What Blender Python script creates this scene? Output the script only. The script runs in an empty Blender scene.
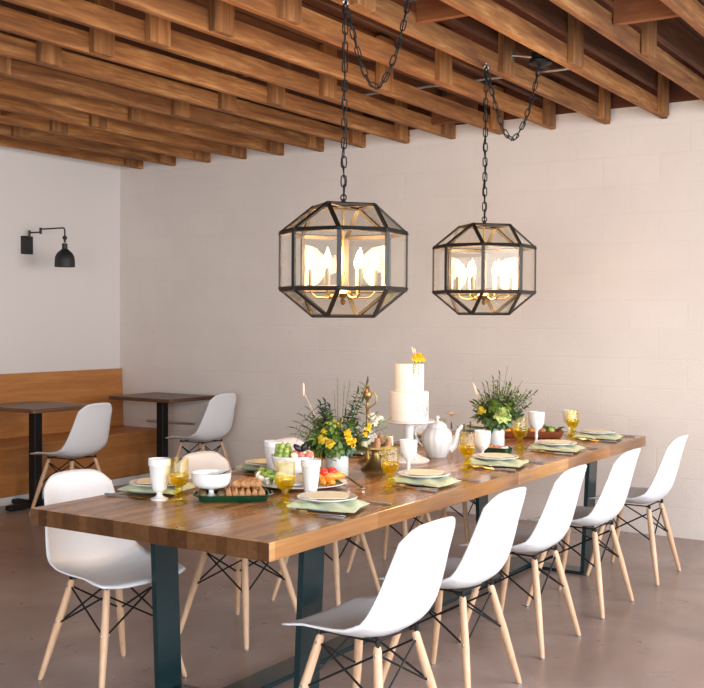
import bpy, bmesh, math, random
from mathutils import Vector, Matrix
from math import sin, cos, pi, radians, sqrt, atan2
random.seed(7)
S = bpy.context.scene
COL = S.collection

# ------------------------------------------------------------------ measures
TX0, TX1 = -3.115, -2.015          # dining table, left and right edge
TY0, TY1 = 2.663, 6.444            # near and far edge
TZ, TT = 0.786, 0.060              # top height, thickness
WY = 7.375                          # back wall
LX = -7.363                        # left wall
HJ = 2.8705                        # underside of joists
XJ, DJ = -2.2045, 0.4064           # first joist, spacing

# ------------------------------------------------------------------ materials
def mat(name, col=(.8, .8, .8), rough=.5, metal=0., spec=.5, **kw):
    m = bpy.data.materials.new(name); m.use_nodes = True
    b = m.node_tree.nodes['Principled BSDF']
    b.inputs['Base Color'].default_value = (*col, 1)
    b.inputs['Roughness'].default_value = rough
    b.inputs['Metallic'].default_value = metal
    b.inputs['Specular IOR Level'].default_value = spec
    for k, v in kw.items():
        b.inputs[k.replace('_', ' ')].default_value = v
    return m

class N:
    """small node helper"""
    def __init__(s, m):
        s.m = m; s.t = m.node_tree; s.b = s.t.nodes['Principled BSDF']
    def n(s, typ, **kw):
        x = s.t.nodes.new(typ)
        for k, v in kw.items():
            if hasattr(x, k) and k not in x.inputs: setattr(x, k, v)
            else: x.inputs[k].default_value = v
        return x
    def l(s, a, b): s.t.links.new(a, b)
    def coord(s, kind='Object', scale=(1, 1, 1), rot=(0, 0, 0)):
        c = s.n('ShaderNodeTexCoord'); mp = s.n('ShaderNodeMapping')
        mp.inputs['Scale'].default_value = scale; mp.inputs['Rotation'].default_value = rot
        s.l(c.outputs[kind], mp.inputs['Vector']); return mp.outputs['Vector']
    def noise(s, v, scale, detail=4, rough=.55, dist=0.):
        x = s.n('ShaderNodeTexNoise'); s.l(v, x.inputs['Vector'])
        x.inputs['Scale'].default_value = scale; x.inputs['Detail'].default_value = detail
        x.inputs['Roughness'].default_value = rough; x.inputs['Distortion'].default_value = dist
        return x.outputs['Fac']
    def ramp(s, f, *stops):
        r = s.n('ShaderNodeValToRGB'); e = r.color_ramp.elements
        while len(e) < len(stops): e.new(.5)
        for q, (p, c) in zip(e, stops):
            q.position = p; q.color = (*c, 1) if len(c) == 3 else c
        s.l(f, r.inputs['Fac']); return r.outputs['Color']
    def mix(s, f, a, b, mode='MIX'):
        x = s.n('ShaderNodeMix', data_type='RGBA', blend_type=mode)
        if isinstance(f, (int, float)): x.inputs[0].default_value = f
        else: s.l(f, x.inputs[0])
        for i, q in ((6, a), (7, b)):
            if isinstance(q, tuple): x.inputs[i].default_value = (*q, 1)
            else: s.l(q, x.inputs[i])
        return x.outputs[2]
    def bump(s, h, strength=.2, dist=.01):
        x = s.n('ShaderNodeBump'); x.inputs['Strength'].default_value = strength
        x.inputs['Distance'].default_value = dist
        s.l(h, x.inputs['Height']); s.l(x.outputs['Normal'], s.b.inputs['Normal'])
    def color(s, c): s.l(c, s.b.inputs['Base Color'])

def thin_glass(name, tint=(1, 1, 1), gloss=.12, rough=0.0, body=0., bodycol=(1, 1, 1)):
    m = bpy.data.materials.new(name); m.use_nodes = True
    t = m.node_tree; t.nodes.clear()
    o = t.nodes.new('ShaderNodeOutputMaterial')
    tr = t.nodes.new('ShaderNodeBsdfTransparent'); tr.inputs[0].default_value = (*tint, 1)
    gl = t.nodes.new('ShaderNodeBsdfGlossy'); gl.inputs['Roughness'].default_value = rough
    gl.inputs[0].default_value = (1, 1, 1, 1)
    fr = t.nodes.new('ShaderNodeLayerWeight'); fr.inputs[0].default_value = .5
    pw = t.nodes.new('ShaderNodeMath'); pw.operation = 'POWER'; pw.inputs[1].default_value = 4.
    mp = t.nodes.new('ShaderNodeMath'); mp.operation = 'MULTIPLY_ADD'
    mp.inputs[1].default_value = .55; mp.inputs[2].default_value = gloss
    t.links.new(fr.outputs['Facing'], pw.inputs[0]); t.links.new(pw.outputs[0], mp.inputs[0]); mp.use_clamp = True
    mx = t.nodes.new('ShaderNodeMixShader')
    t.links.new(mp.outputs[0], mx.inputs[0]); t.links.new(tr.outputs[0], mx.inputs[1]); t.links.new(gl.outputs[0], mx.inputs[2])
    out = mx.outputs[0]
    if body > 0:
        di = t.nodes.new('ShaderNodeBsdfTranslucent'); di.inputs[0].default_value = (*bodycol, 1)
        m2 = t.nodes.new('ShaderNodeMixShader'); m2.inputs[0].default_value = body
        t.links.new(out, m2.inputs[1]); t.links.new(di.outputs[0], m2.inputs[2]); out = m2.outputs[0]
    t.links.new(out, o.inputs['Surface'])
    return m

M = {}
M['plastic'] = mat('white moulded plastic', (.69, .705, .73), .36)
M['milk'] = mat('white milk glass', (.74, .74, .74), .16, Subsurface_Weight=.0)
M['ceramic'] = mat('white glazed ceramic', (.72, .71, .70), .14)
M['crock'] = mat('pale grey stoneware', (.66, .68, .66), .22)
M['black'] = mat('black painted metal', (.006, .006, .006), .5, 0., .3)
M['blackmatte'] = mat('matt black metal', (.015, .014, .013), .55)
M['greenblack'] = mat('blackened green steel', (.004, .020, .024), .26, 0., .5)
M['leadframe'] = mat('dark bronze metal', (.010, .008, .006), .5)
M['steel'] = mat('galvanised steel', (.55, .55, .55), .4, .9)
M['brass'] = mat('aged brass', (.30, .20, .075), .38, .85)
M['gold'] = mat('gold plated steel', (.70, .48, .20), .28, 1.)
M['silver'] = mat('silver plate', (.62, .58, .52), .2, 1.)
M['greyhandle'] = mat('grey cutlery handle', (.22, .23, .26), .35)
M['charger'] = mat('smoked glass charger', (.16, .20, .21), .12)
M['cream'] = mat('cream card', (.84, .81, .62), .7)
M['napkin'] = mat('pale green cloth', (.53, .585, .36), .9, Sheen_Weight=.3)
n = N(M['napkin']); n.bump(n.noise(n.coord(scale=(1, 1, 1)), 260, 2), .25, .002)
M['icing'] = mat('white buttercream', (.76, .71, .63), .55)
n = N(M['icing']); n.bump(n.noise(n.coord(scale=(1, 1, 3)), 38, 3), .35, .004)
M['ink'] = mat('grey icing line', (.10, .12, .15), .6)
M['yellow'] = mat('yellow petals', (.86, .56, .03), .6)
M['mustard'] = mat('mustard petals', (.62, .48, .04), .65)
M['whitepetal'] = mat('white rose petals', (.85, .80, .70), .6)
M['limepetal'] = mat('pale green hydrangea petals', (.52, .62, .22), .6)
M['blush'] = mat('dried blush grass', (.66, .50, .36), .8)
M['leaf'] = mat('green leaf', (.045, .095, .020), .45)
M['leaf2'] = mat('fresh green leaf', (.12, .20, .035), .5)
M['leaf3'] = mat('blue green eucalyptus leaf', (.04, .085, .06), .5)
M['leaf4'] = mat('pale sage leaf', (.26, .31, .16), .6)
M['stem'] = mat('green stem', (.10, .14, .04), .6)
M['grape'] = mat('green grape skin', (.30, .40, .10), .25)
M['dark'] = mat('black fig skin', (.015, .008, .016), .35)
M['orange'] = mat('orange melon flesh', (.90, .34, .04), .35)
M['red'] = mat('red strawberry flesh', (.75, .05, .03), .35)
M['pinkfruit'] = mat('pink berry flesh', (.65, .20, .16), .4)
M['lettuce'] = mat('pale lettuce', (.36, .52, .12), .5)
M['kiwi'] = mat('green kiwi flesh', (.25, .33, .08), .4)
M['meat'] = mat('brown olive tapenade', (.11, .075, .03), .5)
M['pastry'] = mat('golden pastry', (.58, .27, .11), .55)
n = N(M['pastry']); v = n.coord()
n.color(n.ramp(n.noise(v, 45, 4), (.3, (.26, .095, .032)), (.7, (.58, .33, .15)))); n.bump(n.noise(v, 90, 3), .4, .004)
M['greenglass'] = mat('dark green glass', (.001, .038, .016), .08, 0., .7)
M['redwood'] = mat('red brown wood dish', (.22, .065, .025), .4)
M['wick'] = mat('ivory candle sleeve', (.42, .34, .22), .5)
M['whiteplinth'] = mat('white painted plinth', (.66, .64, .62), .5)

M['beech'] = mat('pale beech wood', (.66, .44, .25), .45)
n = N(M['beech']); v = n.coord(scale=(1, 1, .12))
n.color(n.ramp(n.noise(v, 60, 3), (.3, (.52, .32, .185)), (.75, (.64, .43, .28))))

def wood(name, axis, c0, c1, c2, rough=.7, grain=1., bumpv=.25):
    m = mat(name, c1, rough); n = N(m)
    sc = [7., 7., 7.]; sc[axis] = .55
    v = n.coord(scale=tuple(sc))
    oi = n.n('ShaderNodeObjectInfo')
    add = n.n('ShaderNodeVectorMath', operation='ADD')
    mul = n.n('ShaderNodeVectorMath', operation='SCALE'); mul.inputs['Scale'].default_value = 37.
    cmb = n.n('ShaderNodeCombineXYZ')
    for i in range(3): n.l(oi.outputs['Random'], cmb.inputs[i])
    n.l(cmb.outputs[0], mul.inputs[0]); n.l(v, add.inputs[0]); n.l(mul.outputs[0], add.inputs[1])
    v = add.outputs[0]
    a = n.noise(v, 1.6, 6, .62, 1.2 * grain)
    b = n.noise(v, 9., 3, .6, .4)
    c = n.mix(n.ramp(b, (.42, (0, 0, 0)), (.6, (1, 1, 1))), n.ramp(a, (.28, c0), (.5, c1), (.74, c2)), n.ramp(a, (.3, c0), (.62, c1)))
    hs = n.n('ShaderNodeHueSaturation'); n.l(c, hs.inputs['Color'])
    mr = n.n('ShaderNodeMapRange'); n.l(oi.outputs['Random'], mr.inputs[0]); mr.inputs[3].default_value = .78; mr.inputs[4].default_value = 1.15
    n.l(mr.outputs[0], hs.inputs['Value']); n.color(hs.outputs[0])
    n.bump(b, bumpv, .006); return m
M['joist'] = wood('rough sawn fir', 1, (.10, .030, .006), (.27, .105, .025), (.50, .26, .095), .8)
M['joist_upper'] = wood('darker red brown fir', 1, (.06, .018, .005), (.125, .042, .011), (.20, .08, .024), .8)  # upper chords toned darker and redder than the bottom chords
M['cleat'] = wood('rough sawn fir board', 2, (.12, .042, .010), (.27, .112, .030), (.42, .21, .075), .8)
M['deck'] = wood('red brown deck boards', 0, (.05, .012, .004), (.085, .022, .006), (.12, .036, .011), .8)
M['block'] = wood('rough sawn fir blocking', 0, (.13, .038, .010), (.20, .065, .017), (.27, .10, .03), .8)
M['ply'] = wood('honey plywood', 1, (.37, .135, .032), (.48, .195, .052), (.57, .26, .08), .42, .8, .05)
M['walnut'] = wood('dark wood veneer', 1, (.085, .036, .018), (.13, .06, .03), (.18, .09, .045), .35, .8, .05)

# dining table: laminated staves running along the table
def butcher(name, mul=1.):
    m = mat(name, (.3, .15, .06), .26); n = N(m)
    c = n.n('ShaderNodeTexCoord'); sp = n.n('ShaderNodeSeparateXYZ'); n.l(c.outputs['Object'], sp.inputs[0])
    ad = n.n('ShaderNodeMath', operation='MULTIPLY_ADD'); n.l(sp.outputs['Z'], ad.inputs[0]); ad.inputs[1].default_value = 0.; n.l(sp.outputs['X'], ad.inputs[2])
    cm = n.n('ShaderNodeCombineXYZ'); n.l(sp.outputs['Y'], cm.inputs[0]); n.l(ad.outputs[0], cm.inputs[1])
    br = n.n('ShaderNodeTexBrick'); n.l(cm.outputs[0], br.inputs['Vector'])
    br.offset = .43; br.inputs['Scale'].default_value = 1.; br.inputs['Brick Width'].default_value = .62
    br.inputs['Row Height'].default_value = .042; br.inputs['Mortar Size'].default_value = .0006; br.inputs['Bias'].default_value = 0.
    br.inputs['Color1'].default_value = (.0, .0, .0, 1); br.inputs['Color2'].default_value = (1, 1, 1, 1); br.inputs['Mortar'].default_value = (.1, .1, .1, 1)
    tone = n.ramp(br.outputs['Color'], (0., (.25, .112, .040)), (.45, (.38, .180, .068)), (1., (.53, .280, .115)))
    v = n.coord(scale=(14, .8, 14)); g = n.noise(v, 2.2, 6, .65, 1.0)
    gr = n.ramp(g, (.3, (.72, .70, .68)), (.65, (1.12, 1.12, 1.12)))
    ge = n.n('ShaderNodeNewGeometry'); vt = n.n('ShaderNodeVectorTransform', vector_type='NORMAL', convert_from='WORLD', convert_to='OBJECT'); n.l(ge.outputs['Normal'], vt.inputs[0])
    s3 = n.n('ShaderNodeSeparateXYZ'); n.l(vt.outputs[0], s3.inputs[0]); ab = n.n('ShaderNodeMath', operation='ABSOLUTE'); n.l(s3.outputs['Y'], ab.inputs[0])
    end_grain_shade = n.ramp(ab.outputs[0], (.4, (1, 1, 1)), (.7, (.22, .19, .17)))      # end grain tone, plus shade on the table ends darkened into the colour
    n.color(n.mix(1., n.mix(1., tone, gr, 'MULTIPLY'), end_grain_shade, 'MULTIPLY'))
    b = n.noise(n.coord(scale=(3, 1, 3)), 14, 3)
    n.l(n.ramp(b, (.3, (.12, .12, .12)), (.7, (.24, .24, .24))), n.b.inputs['Roughness'])
    n.bump(g, .05, .002); return m
M['butcher'] = butcher('oiled butcher block')

# floor: stained polished concrete
M['floor'] = mat('brown stained concrete', (.15, .1, .08), .4)
n = N(M['floor']); v = n.coord()
a = n.noise(v, .9, 7, .62, .6); b = n.noise(v, 5.5, 6, .7, .3); c = n.noise(v, 60, 3, .6)
base = n.ramp(a, (.3, (.20, .128, .100)), (.5, (.31, .215, .180)), (.72, (.46, .35, .315)))
spk = n.ramp(b, (.25, (.90, .895, .89)), (.75, (1.06, 1.06, 1.06)))
n.color(n.mix(1., base, spk, 'MULTIPLY'))
n.l(n.ramp(b, (.2, (.25, .25, .25)), (.8, (.34, .34, .34))), n.b.inputs['Roughness']); n.bump(c, .05, .003)

# back wall: painted concrete block
M['block_wall'] = mat('painted concrete block', (.6, .55, .5), .62)
n = N(M['block_wall']); cc = n.n('ShaderNodeTexCoord'); sp = n.n('ShaderNodeSeparateXYZ'); n.l(cc.outputs['Object'], sp.inputs[0])
cm = n.n('ShaderNodeCombineXYZ'); n.l(sp.outputs['X'], cm.inputs[0]); n.l(sp.outputs['Z'], cm.inputs[1])
br = n.n('ShaderNodeTexBrick'); n.l(cm.outputs[0], br.inputs['Vector']); br.offset = .5
for k, q in (('Scale', 1.), ('Brick Width', .406), ('Row Height', .203), ('Mortar Size', .006), ('Mortar Smooth', .6)): br.inputs[k].default_value = q
br.inputs['Color1'].default_value = (1, 1, 1, 1); br.inputs['Color2'].default_value = (.97, .97, .97, 1); br.inputs['Mortar'].default_value = (.97, .967, .963, 1)
v = n.coord(); a = n.noise(v, 1.3, 5, .6); b = n.noise(v, 11, 5, .6); p = n.noise(v, 70, 2, .5)
wc = n.ramp(a, (.3, (.72, .655, .60)), (.7, (.77, .71, .655)))
wc = n.mix(1., wc, br.outputs['Color'], 'MULTIPLY')
pit = n.ramp(n.noise(v, 26, 1, .4), (.2, (.35, .3, .26)), (.235, (1, 1, 1)))
wc = n.mix(.12, wc, n.mix(1., wc, pit, 'MULTIPLY')); n.color(wc)
h = n.n('ShaderNodeMath', operation='MULTIPLY_ADD'); n.l(br.outputs['Fac'], h.inputs[0]); h.inputs[1].default_value = -.45
h2 = n.n('ShaderNodeMath', operation='MULTIPLY_ADD'); n.l(b, h2.inputs[0]); h2.inputs[1].default_value = .55; n.l(p, h2.inputs[2])
n.l(h2.outputs[0], h.inputs[2]); n.bump(h.outputs[0], .28, .008)
M['plaster'] = mat('white painted plaster', (.72, .67, .64), .7)
n = N(M['plaster']); n.bump(n.noise(n.coord(), 30, 3), .04, .004)
M['otherwall'] = mat('pale painted wall', (.74, .71, .68), .75)

M['pane'] = thin_glass('clear bevelled glass', (.98, .972, .95), .014)
M['amber'] = thin_glass('amber glass', (.985, .955, .80), .03, .03, .05, (.95, .80, .30))
M['amberdeep'] = thin_glass('deep amber glass', (.98, .925, .33), .05, .03, .12, (.95, .74, .06))
M['greentint'] = thin_glass('pale green glass', (.975, .975, .90), .03, .03, .05, (.8, .8, .4))
def emis(name, col, st):
    m = bpy.data.materials.new(name); m.use_nodes = True; b = m.node_tree.nodes['Principled BSDF']
    b.inputs['Base Color'].default_value = (1, .9, .7, 1); b.inputs['Emission Color'].default_value = (*col, 1); b.inputs['Emission Strength'].default_value = st
    return m
M['bulb'] = emis('glowing filament bulb', (1., .72, .42), 40.)

# ------------------------------------------------------------------ mesh helpers
def bm_(): return bmesh.new()
def box(bm, c, s, bev=0., rot=None, segs=1):
    r = bmesh.ops.create_cube(bm, size=1.)
    vs = r['verts']
    mtx = Matrix.Translation(c) @ (rot.to_4x4() if rot else Matrix()) @ Matrix.Diagonal((*s, 1))
    bmesh.ops.transform(bm, matrix=mtx, verts=vs)
    if bev:
        es = list({e for v in vs for e in v.link_edges})
        bmesh.ops.bevel(bm, geom=es, offset=bev, segments=segs, affect='EDGES', profile=.5)
def ring(bm, c, x, y, r, n): return [bm.verts.new(c + x * (r * cos(2 * pi * i / n)) + y * (r * sin(2 * pi * i / n))) for i in range(n)]
def skin(bm, a, b):
    n = len(a)
    for i in range(n): bm.faces.new((a[i], a[(i + 1) % n], b[(i + 1) % n], b[i]))
def tube(bm, pts, r, n=8, cap=True, flat=None):
    pts = [Vector(p) for p in pts]; prev = None; up = None
    rs = r if isinstance(r, (list, tuple)) else [r] * len(pts)
    for i, p in enumerate(pts):
        d = (pts[min(i + 1, len(pts) - 1)] - pts[max(i - 1, 0)]).normalized()
        if up is None:
            up = Vector((0, 0, 1)) if abs(d.z) < .9 else Vector((1, 0, 0))
        x = d.cross(up).normalized(); y = x.cross(d).normalized(); up = y
        rg = ring(bm, p, x, y * (flat or 1.), rs[i], n)
        if prev: skin(bm, prev, rg)
        elif cap: bm.faces.new(rg[::-1])
        prev = rg
    if cap: bm.faces.new(prev)
def lathe(bm, prof, n=24, c=(0, 0, 0), mod=None, caps=(True, True)):
    c = Vector(c); prev = None
    for (r, z) in prof:
        rg = []
        for i in range(n):
            a = 2 * pi * i / n; k = mod(a, z) if mod else 1.
            rg.append(bm.verts.new(c + Vector((r * k * cos(a), r * k * sin(a), z))))
        if prev: skin(bm, prev, rg)
        elif caps[0]: bm.faces.new(rg[::-1])
        prev = rg
    if caps[1]: bm.faces.new(prev)
def ico(bm, c, r, s=(1, 1, 1), sub=2, rot=None):
    q = bmesh.ops.create_icosphere(bm, subdivisions=sub, radius=r)
    bmesh.ops.transform(bm, matrix=Matrix.Translation(c) @ (rot.to_4x4() if rot else Matrix()) @ Matrix.Diagonal((*s, 1)), verts=q['verts'])
def grid(bm, fn, nu, nv):
    g = [[bm.verts.new(fn(i / nu, j / nv)) for j in range(nv + 1)] for i in range(nu + 1)]
    for i in range(nu):
        for j in range(nv): bm.faces.new((g[i][j], g[i + 1][j], g[i + 1][j + 1], g[i][j + 1]))
def obj(name, bm, m, parent=None, smooth=True, solid=0., sub=0, label=None, recalc=True):
    if recalc: bmesh.ops.recalc_face_normals(bm, faces=bm.faces)
    me = bpy.data.meshes.new(name); bm.to_mesh(me); bm.free()
    o = bpy.data.objects.new(name, me); COL.objects.link(o)
    me.materials.append(M[m] if isinstance(m, str) else m)
    if smooth:
        me.polygons.foreach_set('use_smooth', [True] * len(me.polygons))
        me.set_sharp_from_angle(angle=radians(42))
    if solid or sub:
        if solid:
            q = o.modifiers.new('thickness', 'SOLIDIFY'); q.thickness = solid; q.offset = 0
        if sub:
            q = o.modifiers.new('smooth', 'SUBSURF'); q.levels = q.render_levels = sub
        dg = bpy.context.evaluated_depsgraph_get(); dg.update()
        nm = bpy.data.meshes.new_from_object(o.evaluated_get(dg)); o.modifiers.clear(); old = o.data; o.data = nm; bpy.data.meshes.remove(old)
        nm.name = name
    if parent: o.parent = parent
    if label: o['label'] = label
    return o
def tag(o, label, cat, group=None, kind=None):
    o['label'] = label; o['category'] = cat
    if group: o['group'] = group
    if kind: o['kind'] = kind
    return o
def thing(name, label, cat, loc=(0, 0, 0), rz=0., group=None):
    o = bpy.data.objects.new(name, None); COL.objects.link(o); o.empty_display_size = .05
    o.location = loc; o.rotation_euler = (0, 0, rz)
    return tag(o, label, cat, group)
def struct(name, bm, m, **kw):
    o = obj(name, bm, m, **kw); o['kind'] = 'structure'; return o
def dup(root, loc, rz=0., label=None, scale=None):
    def cp(o, par):
        c = o.copy(); COL.objects.link(c)
        if par: c.parent = par
        for ch in list(o.children): cp(ch, c)
        return c
    r = cp(root, None); r.location = loc; r.rotation_euler = (0, 0, rz)
    if label: r['label'] = label
    if scale: r.scale = (scale,) * 3
    return r
V = Vector
ORD = ['nearest', 'second', 'third', 'fourth', 'farthest']

# ------------------------------------------------------------------ room
RX, FY, CZ = 1.6, -2.6, HJ + .34
b = bm_(); box(b, ((LX + RX) / 2, (FY + WY) / 2, -.1), (RX - LX + .6, WY - FY + .6, .2)); struct('floor', b, 'floor', smooth=False)
b = bm_(); box(b, ((LX + RX) / 2, WY + .1, CZ / 2), (RX - LX + .4, .2, CZ + .1)); struct('wall_back', b, 'block_wall', smooth=False)
b = bm_(); box(b, (LX - .1, (FY + WY) / 2, CZ / 2), (.2, WY - FY, CZ + .1)); struct('wall_left', b, 'plaster', smooth=False)
b = bm_(); box(b, ((LX + RX) / 2, (FY + WY) / 2, CZ + .06), (RX - LX + .6, WY - FY + .6, .12)); struct('ceiling', b, 'deck', smooth=False)
# right wall with two wide window openings, front wall with one
def holed(name, axis, pos, lo, hi, holes, z0, z1):
    b = bm_(); cuts = [lo] + [q for h in holes for q in h] + [hi]
    def add(a0, a1, c0, c1):
        if axis == 0: box(b, (pos, (a0 + a1) / 2, (c0 + c1) / 2), (.2, a1 - a0, c1 - c0))
        else: box(b, ((a0 + a1) / 2, pos, (c0 + c1) / 2), (a1 - a0, .2, c1 - c0))
    for i in range(0, len(cuts), 2): add(cuts[i], cuts[i + 1], 0, CZ)
    for h in holes:
        add(h[0], h[1], 0, z0); add(h[0], h[1], z1, CZ)
    struct(name, b, 'otherwall', smooth=False)
WH = [(-1.8, 2.2), (2.7, 6.9)]; FH = [(-5.5, -2.2), (-1.8, 1.2)]
holed('wall_right', 0, RX + .1, FY, WY, WH, .35, 2.65)
holed('wall_front', 1, FY - .1, LX, RX, FH, .35, 2.65)
k = 0
for axis, pos, hs in ((0, RX + .1, WH), (1, FY - .1, FH)):
    for h in hs:
        k += 1; b = bm_(); mid = (h[0] + h[1]) / 2; w = h[1] - h[0]
        def add(a, c, sa, sc):
            if axis == 0: box(b, (pos, a, c), (.06, sa, sc))
            else: box(b, (a, pos, c), (sa, .06, sc))
        for a in (h[0] + .03, mid, h[1] - .03): add(a, 1.5, .06, 2.3)
        for c in (.38, 1.75, 2.62): add(mid, c, w, .06)
        struct('window_%d' % k, b, 'black', smooth=False)

# ceiling joists: built-up chords with upright boards
cleats = {}
for i in range(-5, 13):
    cleats[i] = [1.05, 2.55, 4.07, 5.60, 7.20]
NUM = ['first', 'second', 'third', 'fourth', 'fifth', 'sixth', 'seventh', 'eighth', 'ninth', 'tenth', 'eleventh', 'twelfth',
       'thirteenth', 'fourteenth', 'fifteenth', 'sixteenth', 'seventeenth', 'eighteenth']
for i in range(12, -6, -1):
    x = XJ - DJ * i
    t = thing('ceiling_joist', 'rough brown wooden ceiling joist, %s out from the left wall with the sconce' % NUM[12 - i], 'beam', (x, 0, HJ), 0, 'ceiling joists')
    jig = random.uniform(-.004, .004)
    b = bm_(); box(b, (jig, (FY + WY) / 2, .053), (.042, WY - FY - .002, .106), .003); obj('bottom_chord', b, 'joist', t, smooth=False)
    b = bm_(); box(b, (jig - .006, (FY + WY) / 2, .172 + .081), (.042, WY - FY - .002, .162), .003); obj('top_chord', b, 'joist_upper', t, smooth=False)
    for y in cleats[i]:
        b = bm_(); box(b, (.041, y + random.uniform(-.012, .012), .160), (.038, .15, .318), .003); obj('upright_board', b, 'cleat', t, smooth=False)
for (i, y, z, what) in ((4, 5.28, 3.07, 'left of the nearer lantern chain'), (9, 5.1, 2.98, 'nearest the white wall with the sconce'), (-2, 5.1, 3.0, 'at the top right corner'),
                        (0, 4.6, 3.01, 'between the two lantern canopies'), (3, 7.0, 3.0, 'close to the block wall')):
    b = bm_(); box(b, (0, 0, 0), (DJ - .045, .04, .20 if z > 2.99 else .16), .003)
    o = obj('joist_blocking', b, 'block', smooth=False); o.location = (XJ - DJ * (i - .5) - DJ, y, max(z, HJ + .01) + .02)
    tag(o, 'orange brown blocking board between ceiling joists, ' + what, 'board', 'blocking boards')

b = bm_(); box(b, ((LX + RX) / 2, WY - .012, HJ + .105 + .117), (RX - LX, .024, .232)); struct('trim_1', b, 'deck', smooth=False)
b = bm_(); tube(b, [(-3.95, 6.19, 3.008), (-2.28, 6.19, 3.008)], .009, 8); tag(obj('ceiling_conduit', b, 'steel'), 'thin grey metal conduit crossing through the ceiling joists beside the farther lantern', 'pipe')
# trim at the corner, conduit on block wall, small wall anchor
b = bm_(); tube(b, [(-7.0, WY - .016, .53), (-6.42, WY - .016, .53)], .011, 8)
box(b, (-6.78, WY - .018, .545), (.035, .034, .05), .004)
tag(obj('wall_conduit', b, 'steel'), 'thin grey metal conduit low on block wall behind small cafe table', 'pipe')
b = bm_(); tube(b, [(-4.13, WY + .01, .96), (-4.13, WY - .012, .96)], .011, 10)
tag(obj('wall_anchor', b, 'black'), 'tiny dark anchor stud in block wall right of the cake', 'bolt')

# ------------------------------------------------------------------ banquette bench
t = thing('banquette_bench', 'long honey plywood banquette bench with tall back along white wall', 'bench', (LX, 0, 0))
y0, y1 = 2.2, WY - .004
b = bm_(); box(b, (.255, (y0 + y1) / 2, .035), (.49, y1 - y0 - .02, .07)); obj('plinth', b, 'whiteplinth', t, smooth=False)
b = bm_(); box(b, (.525, (y0 + y1) / 2, .255), (.022, y1 - y0, .37), .003); obj('front_panel', b, 'ply', t, smooth=False)
b = bm_(); box(b, (.271, (y0 + y1) / 2, .452), (.540, y1 - y0, .024), .004); obj('seat', b, 'ply', t, smooth=False)
b = bm_(); box(b, (.034, (y0 + y1) / 2, .735), (.020, y1 - y0, .545), .004, Matrix.Rotation(radians(-2.2), 3, 'Y')); obj('backrest', b, 'ply', t, smooth=False)

# ------------------------------------------------------------------ wall sconce
t = thing('wall_sconce', 'black swing-arm wall sconce with bell shade above banquette bench', 'wall lamp', (LX, 6.255, 2.105))
b = bm_(); box(b, (.013, 0, 0), (.026, .115, .155), .003); obj('back_plate', b, 'blackmatte', t)
b = bm_(); tube(b, [(.045, .0, .07), (.045, .0, .125)], .010, 10); tube(b, [(.026, 0, .055), (.045, 0, .075)], .008, 8)
tube(b, [(.045, 0, .105), (.185, 0, .105)], .0065, 8); tube(b, [(.185, 0, .09), (.185, 0, .143)], .011, 10)
pts = [(.185, 0, .130), (.455, 0, .130), (.472, 0, .126), (.480, 0, .112), (.480, 0, .055)]
tube(b, pts, .0065, 8); obj('swing_arm', b, 'blackmatte', t)
b = bm_(); ico(b, (.480, 0, .046), .020, sub=2); tube(b, [(.48, 0, .055), (.48, 0, .005)], .009, 8); obj('swivel_joint', b, 'blackmatte', t)
b = bm_(); lathe(b, [(.018, .012), (.023, .008), (.023, -.034), (.038, -.046), (.062, -.068), (.078, -.098), (.083, -.130), (.084, -.185), (.080, -.185), (.078, -.130), (.055, -.074), (.004, -.045)], 28, (.48, 0, -.012))
obj('lamp_shade', b, 'blackmatte', t)

# ------------------------------------------------------------------ chairs
def shell_bm():
    P = [(.218, .430), (.213, .437), (.195, .441), (.14, .438), (.06, .431), (-.02, .426), (-.08, .427), (-.130, .439), (-.167, .465), (-.192, .505), (-.210, .555),
         (-.225, .61), (-.239, .67), (-.252, .72), (-.264, .765), (-.275, .800), (-.290, .830)]
    P = [V((x, 0, z)) for x, z in P]
    L = [0.]
    for a, c in zip(P, P[1:]): L.append(L[-1] + (c - a).length)
    def at(s):
        s = max(0, min(1, s)) * L[-1]
        for i in range(len(L) - 1):
            if s <= L[i + 1] or i == len(L) - 2:
                f = (s - L[i]) / (L[i + 1] - L[i]); return P[i].lerp(P[i + 1], f)
    W = [(0, .206), (.06, .224), (.2, .226), (.36, .232), (.47, .232), (.56, .224), (.68, .205), (.8, .186), (.9, .174), (.97, .166), (1, .160)]
    def wid(s):
        for (a, p), (c, q) in zip(W, W[1:]):
            if s <= c: return p + (q - p) * (s - a) / (c - a)
        return W[-1][1]
    def fn(u, v):
        u = 2 * u - 1
        s0 = .026 * abs(u) ** 4; s1 = 1 - .028 * u * u - .060 * max(0, (abs(u) - .45) / .55) ** 2.6
        s = s0 + (s1 - s0) * v
        p = at(s); d = (at(min(1, s + .02)) - at(max(0, s - .02))).normalized(); nrm = V((-d.z, 0, d.x)) * -1
        nrm = V((d.z, 0, -d.x))
        # inner side is +z on the seat and +x on the back
        if nrm.z < 0 and s < .45: nrm = -nrm
        if nrm.x < 0 and s >= .45: nrm = -nrm
        k = max(0, 1 - abs(s - .45) / .5)
        lift = (.020 + .040 * k ** 1.2) * abs(u) ** 2.6
        if s < .14: lift *= (.25 + .75 * s / .14)
        w = wid(s)
        return V((p.x + nrm.x * lift, w * (u - .03 * u * abs(u) ** 3), p.z + nrm.z * lift))
    b = bm_(); grid(b, fn, 22, 40); return b
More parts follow.
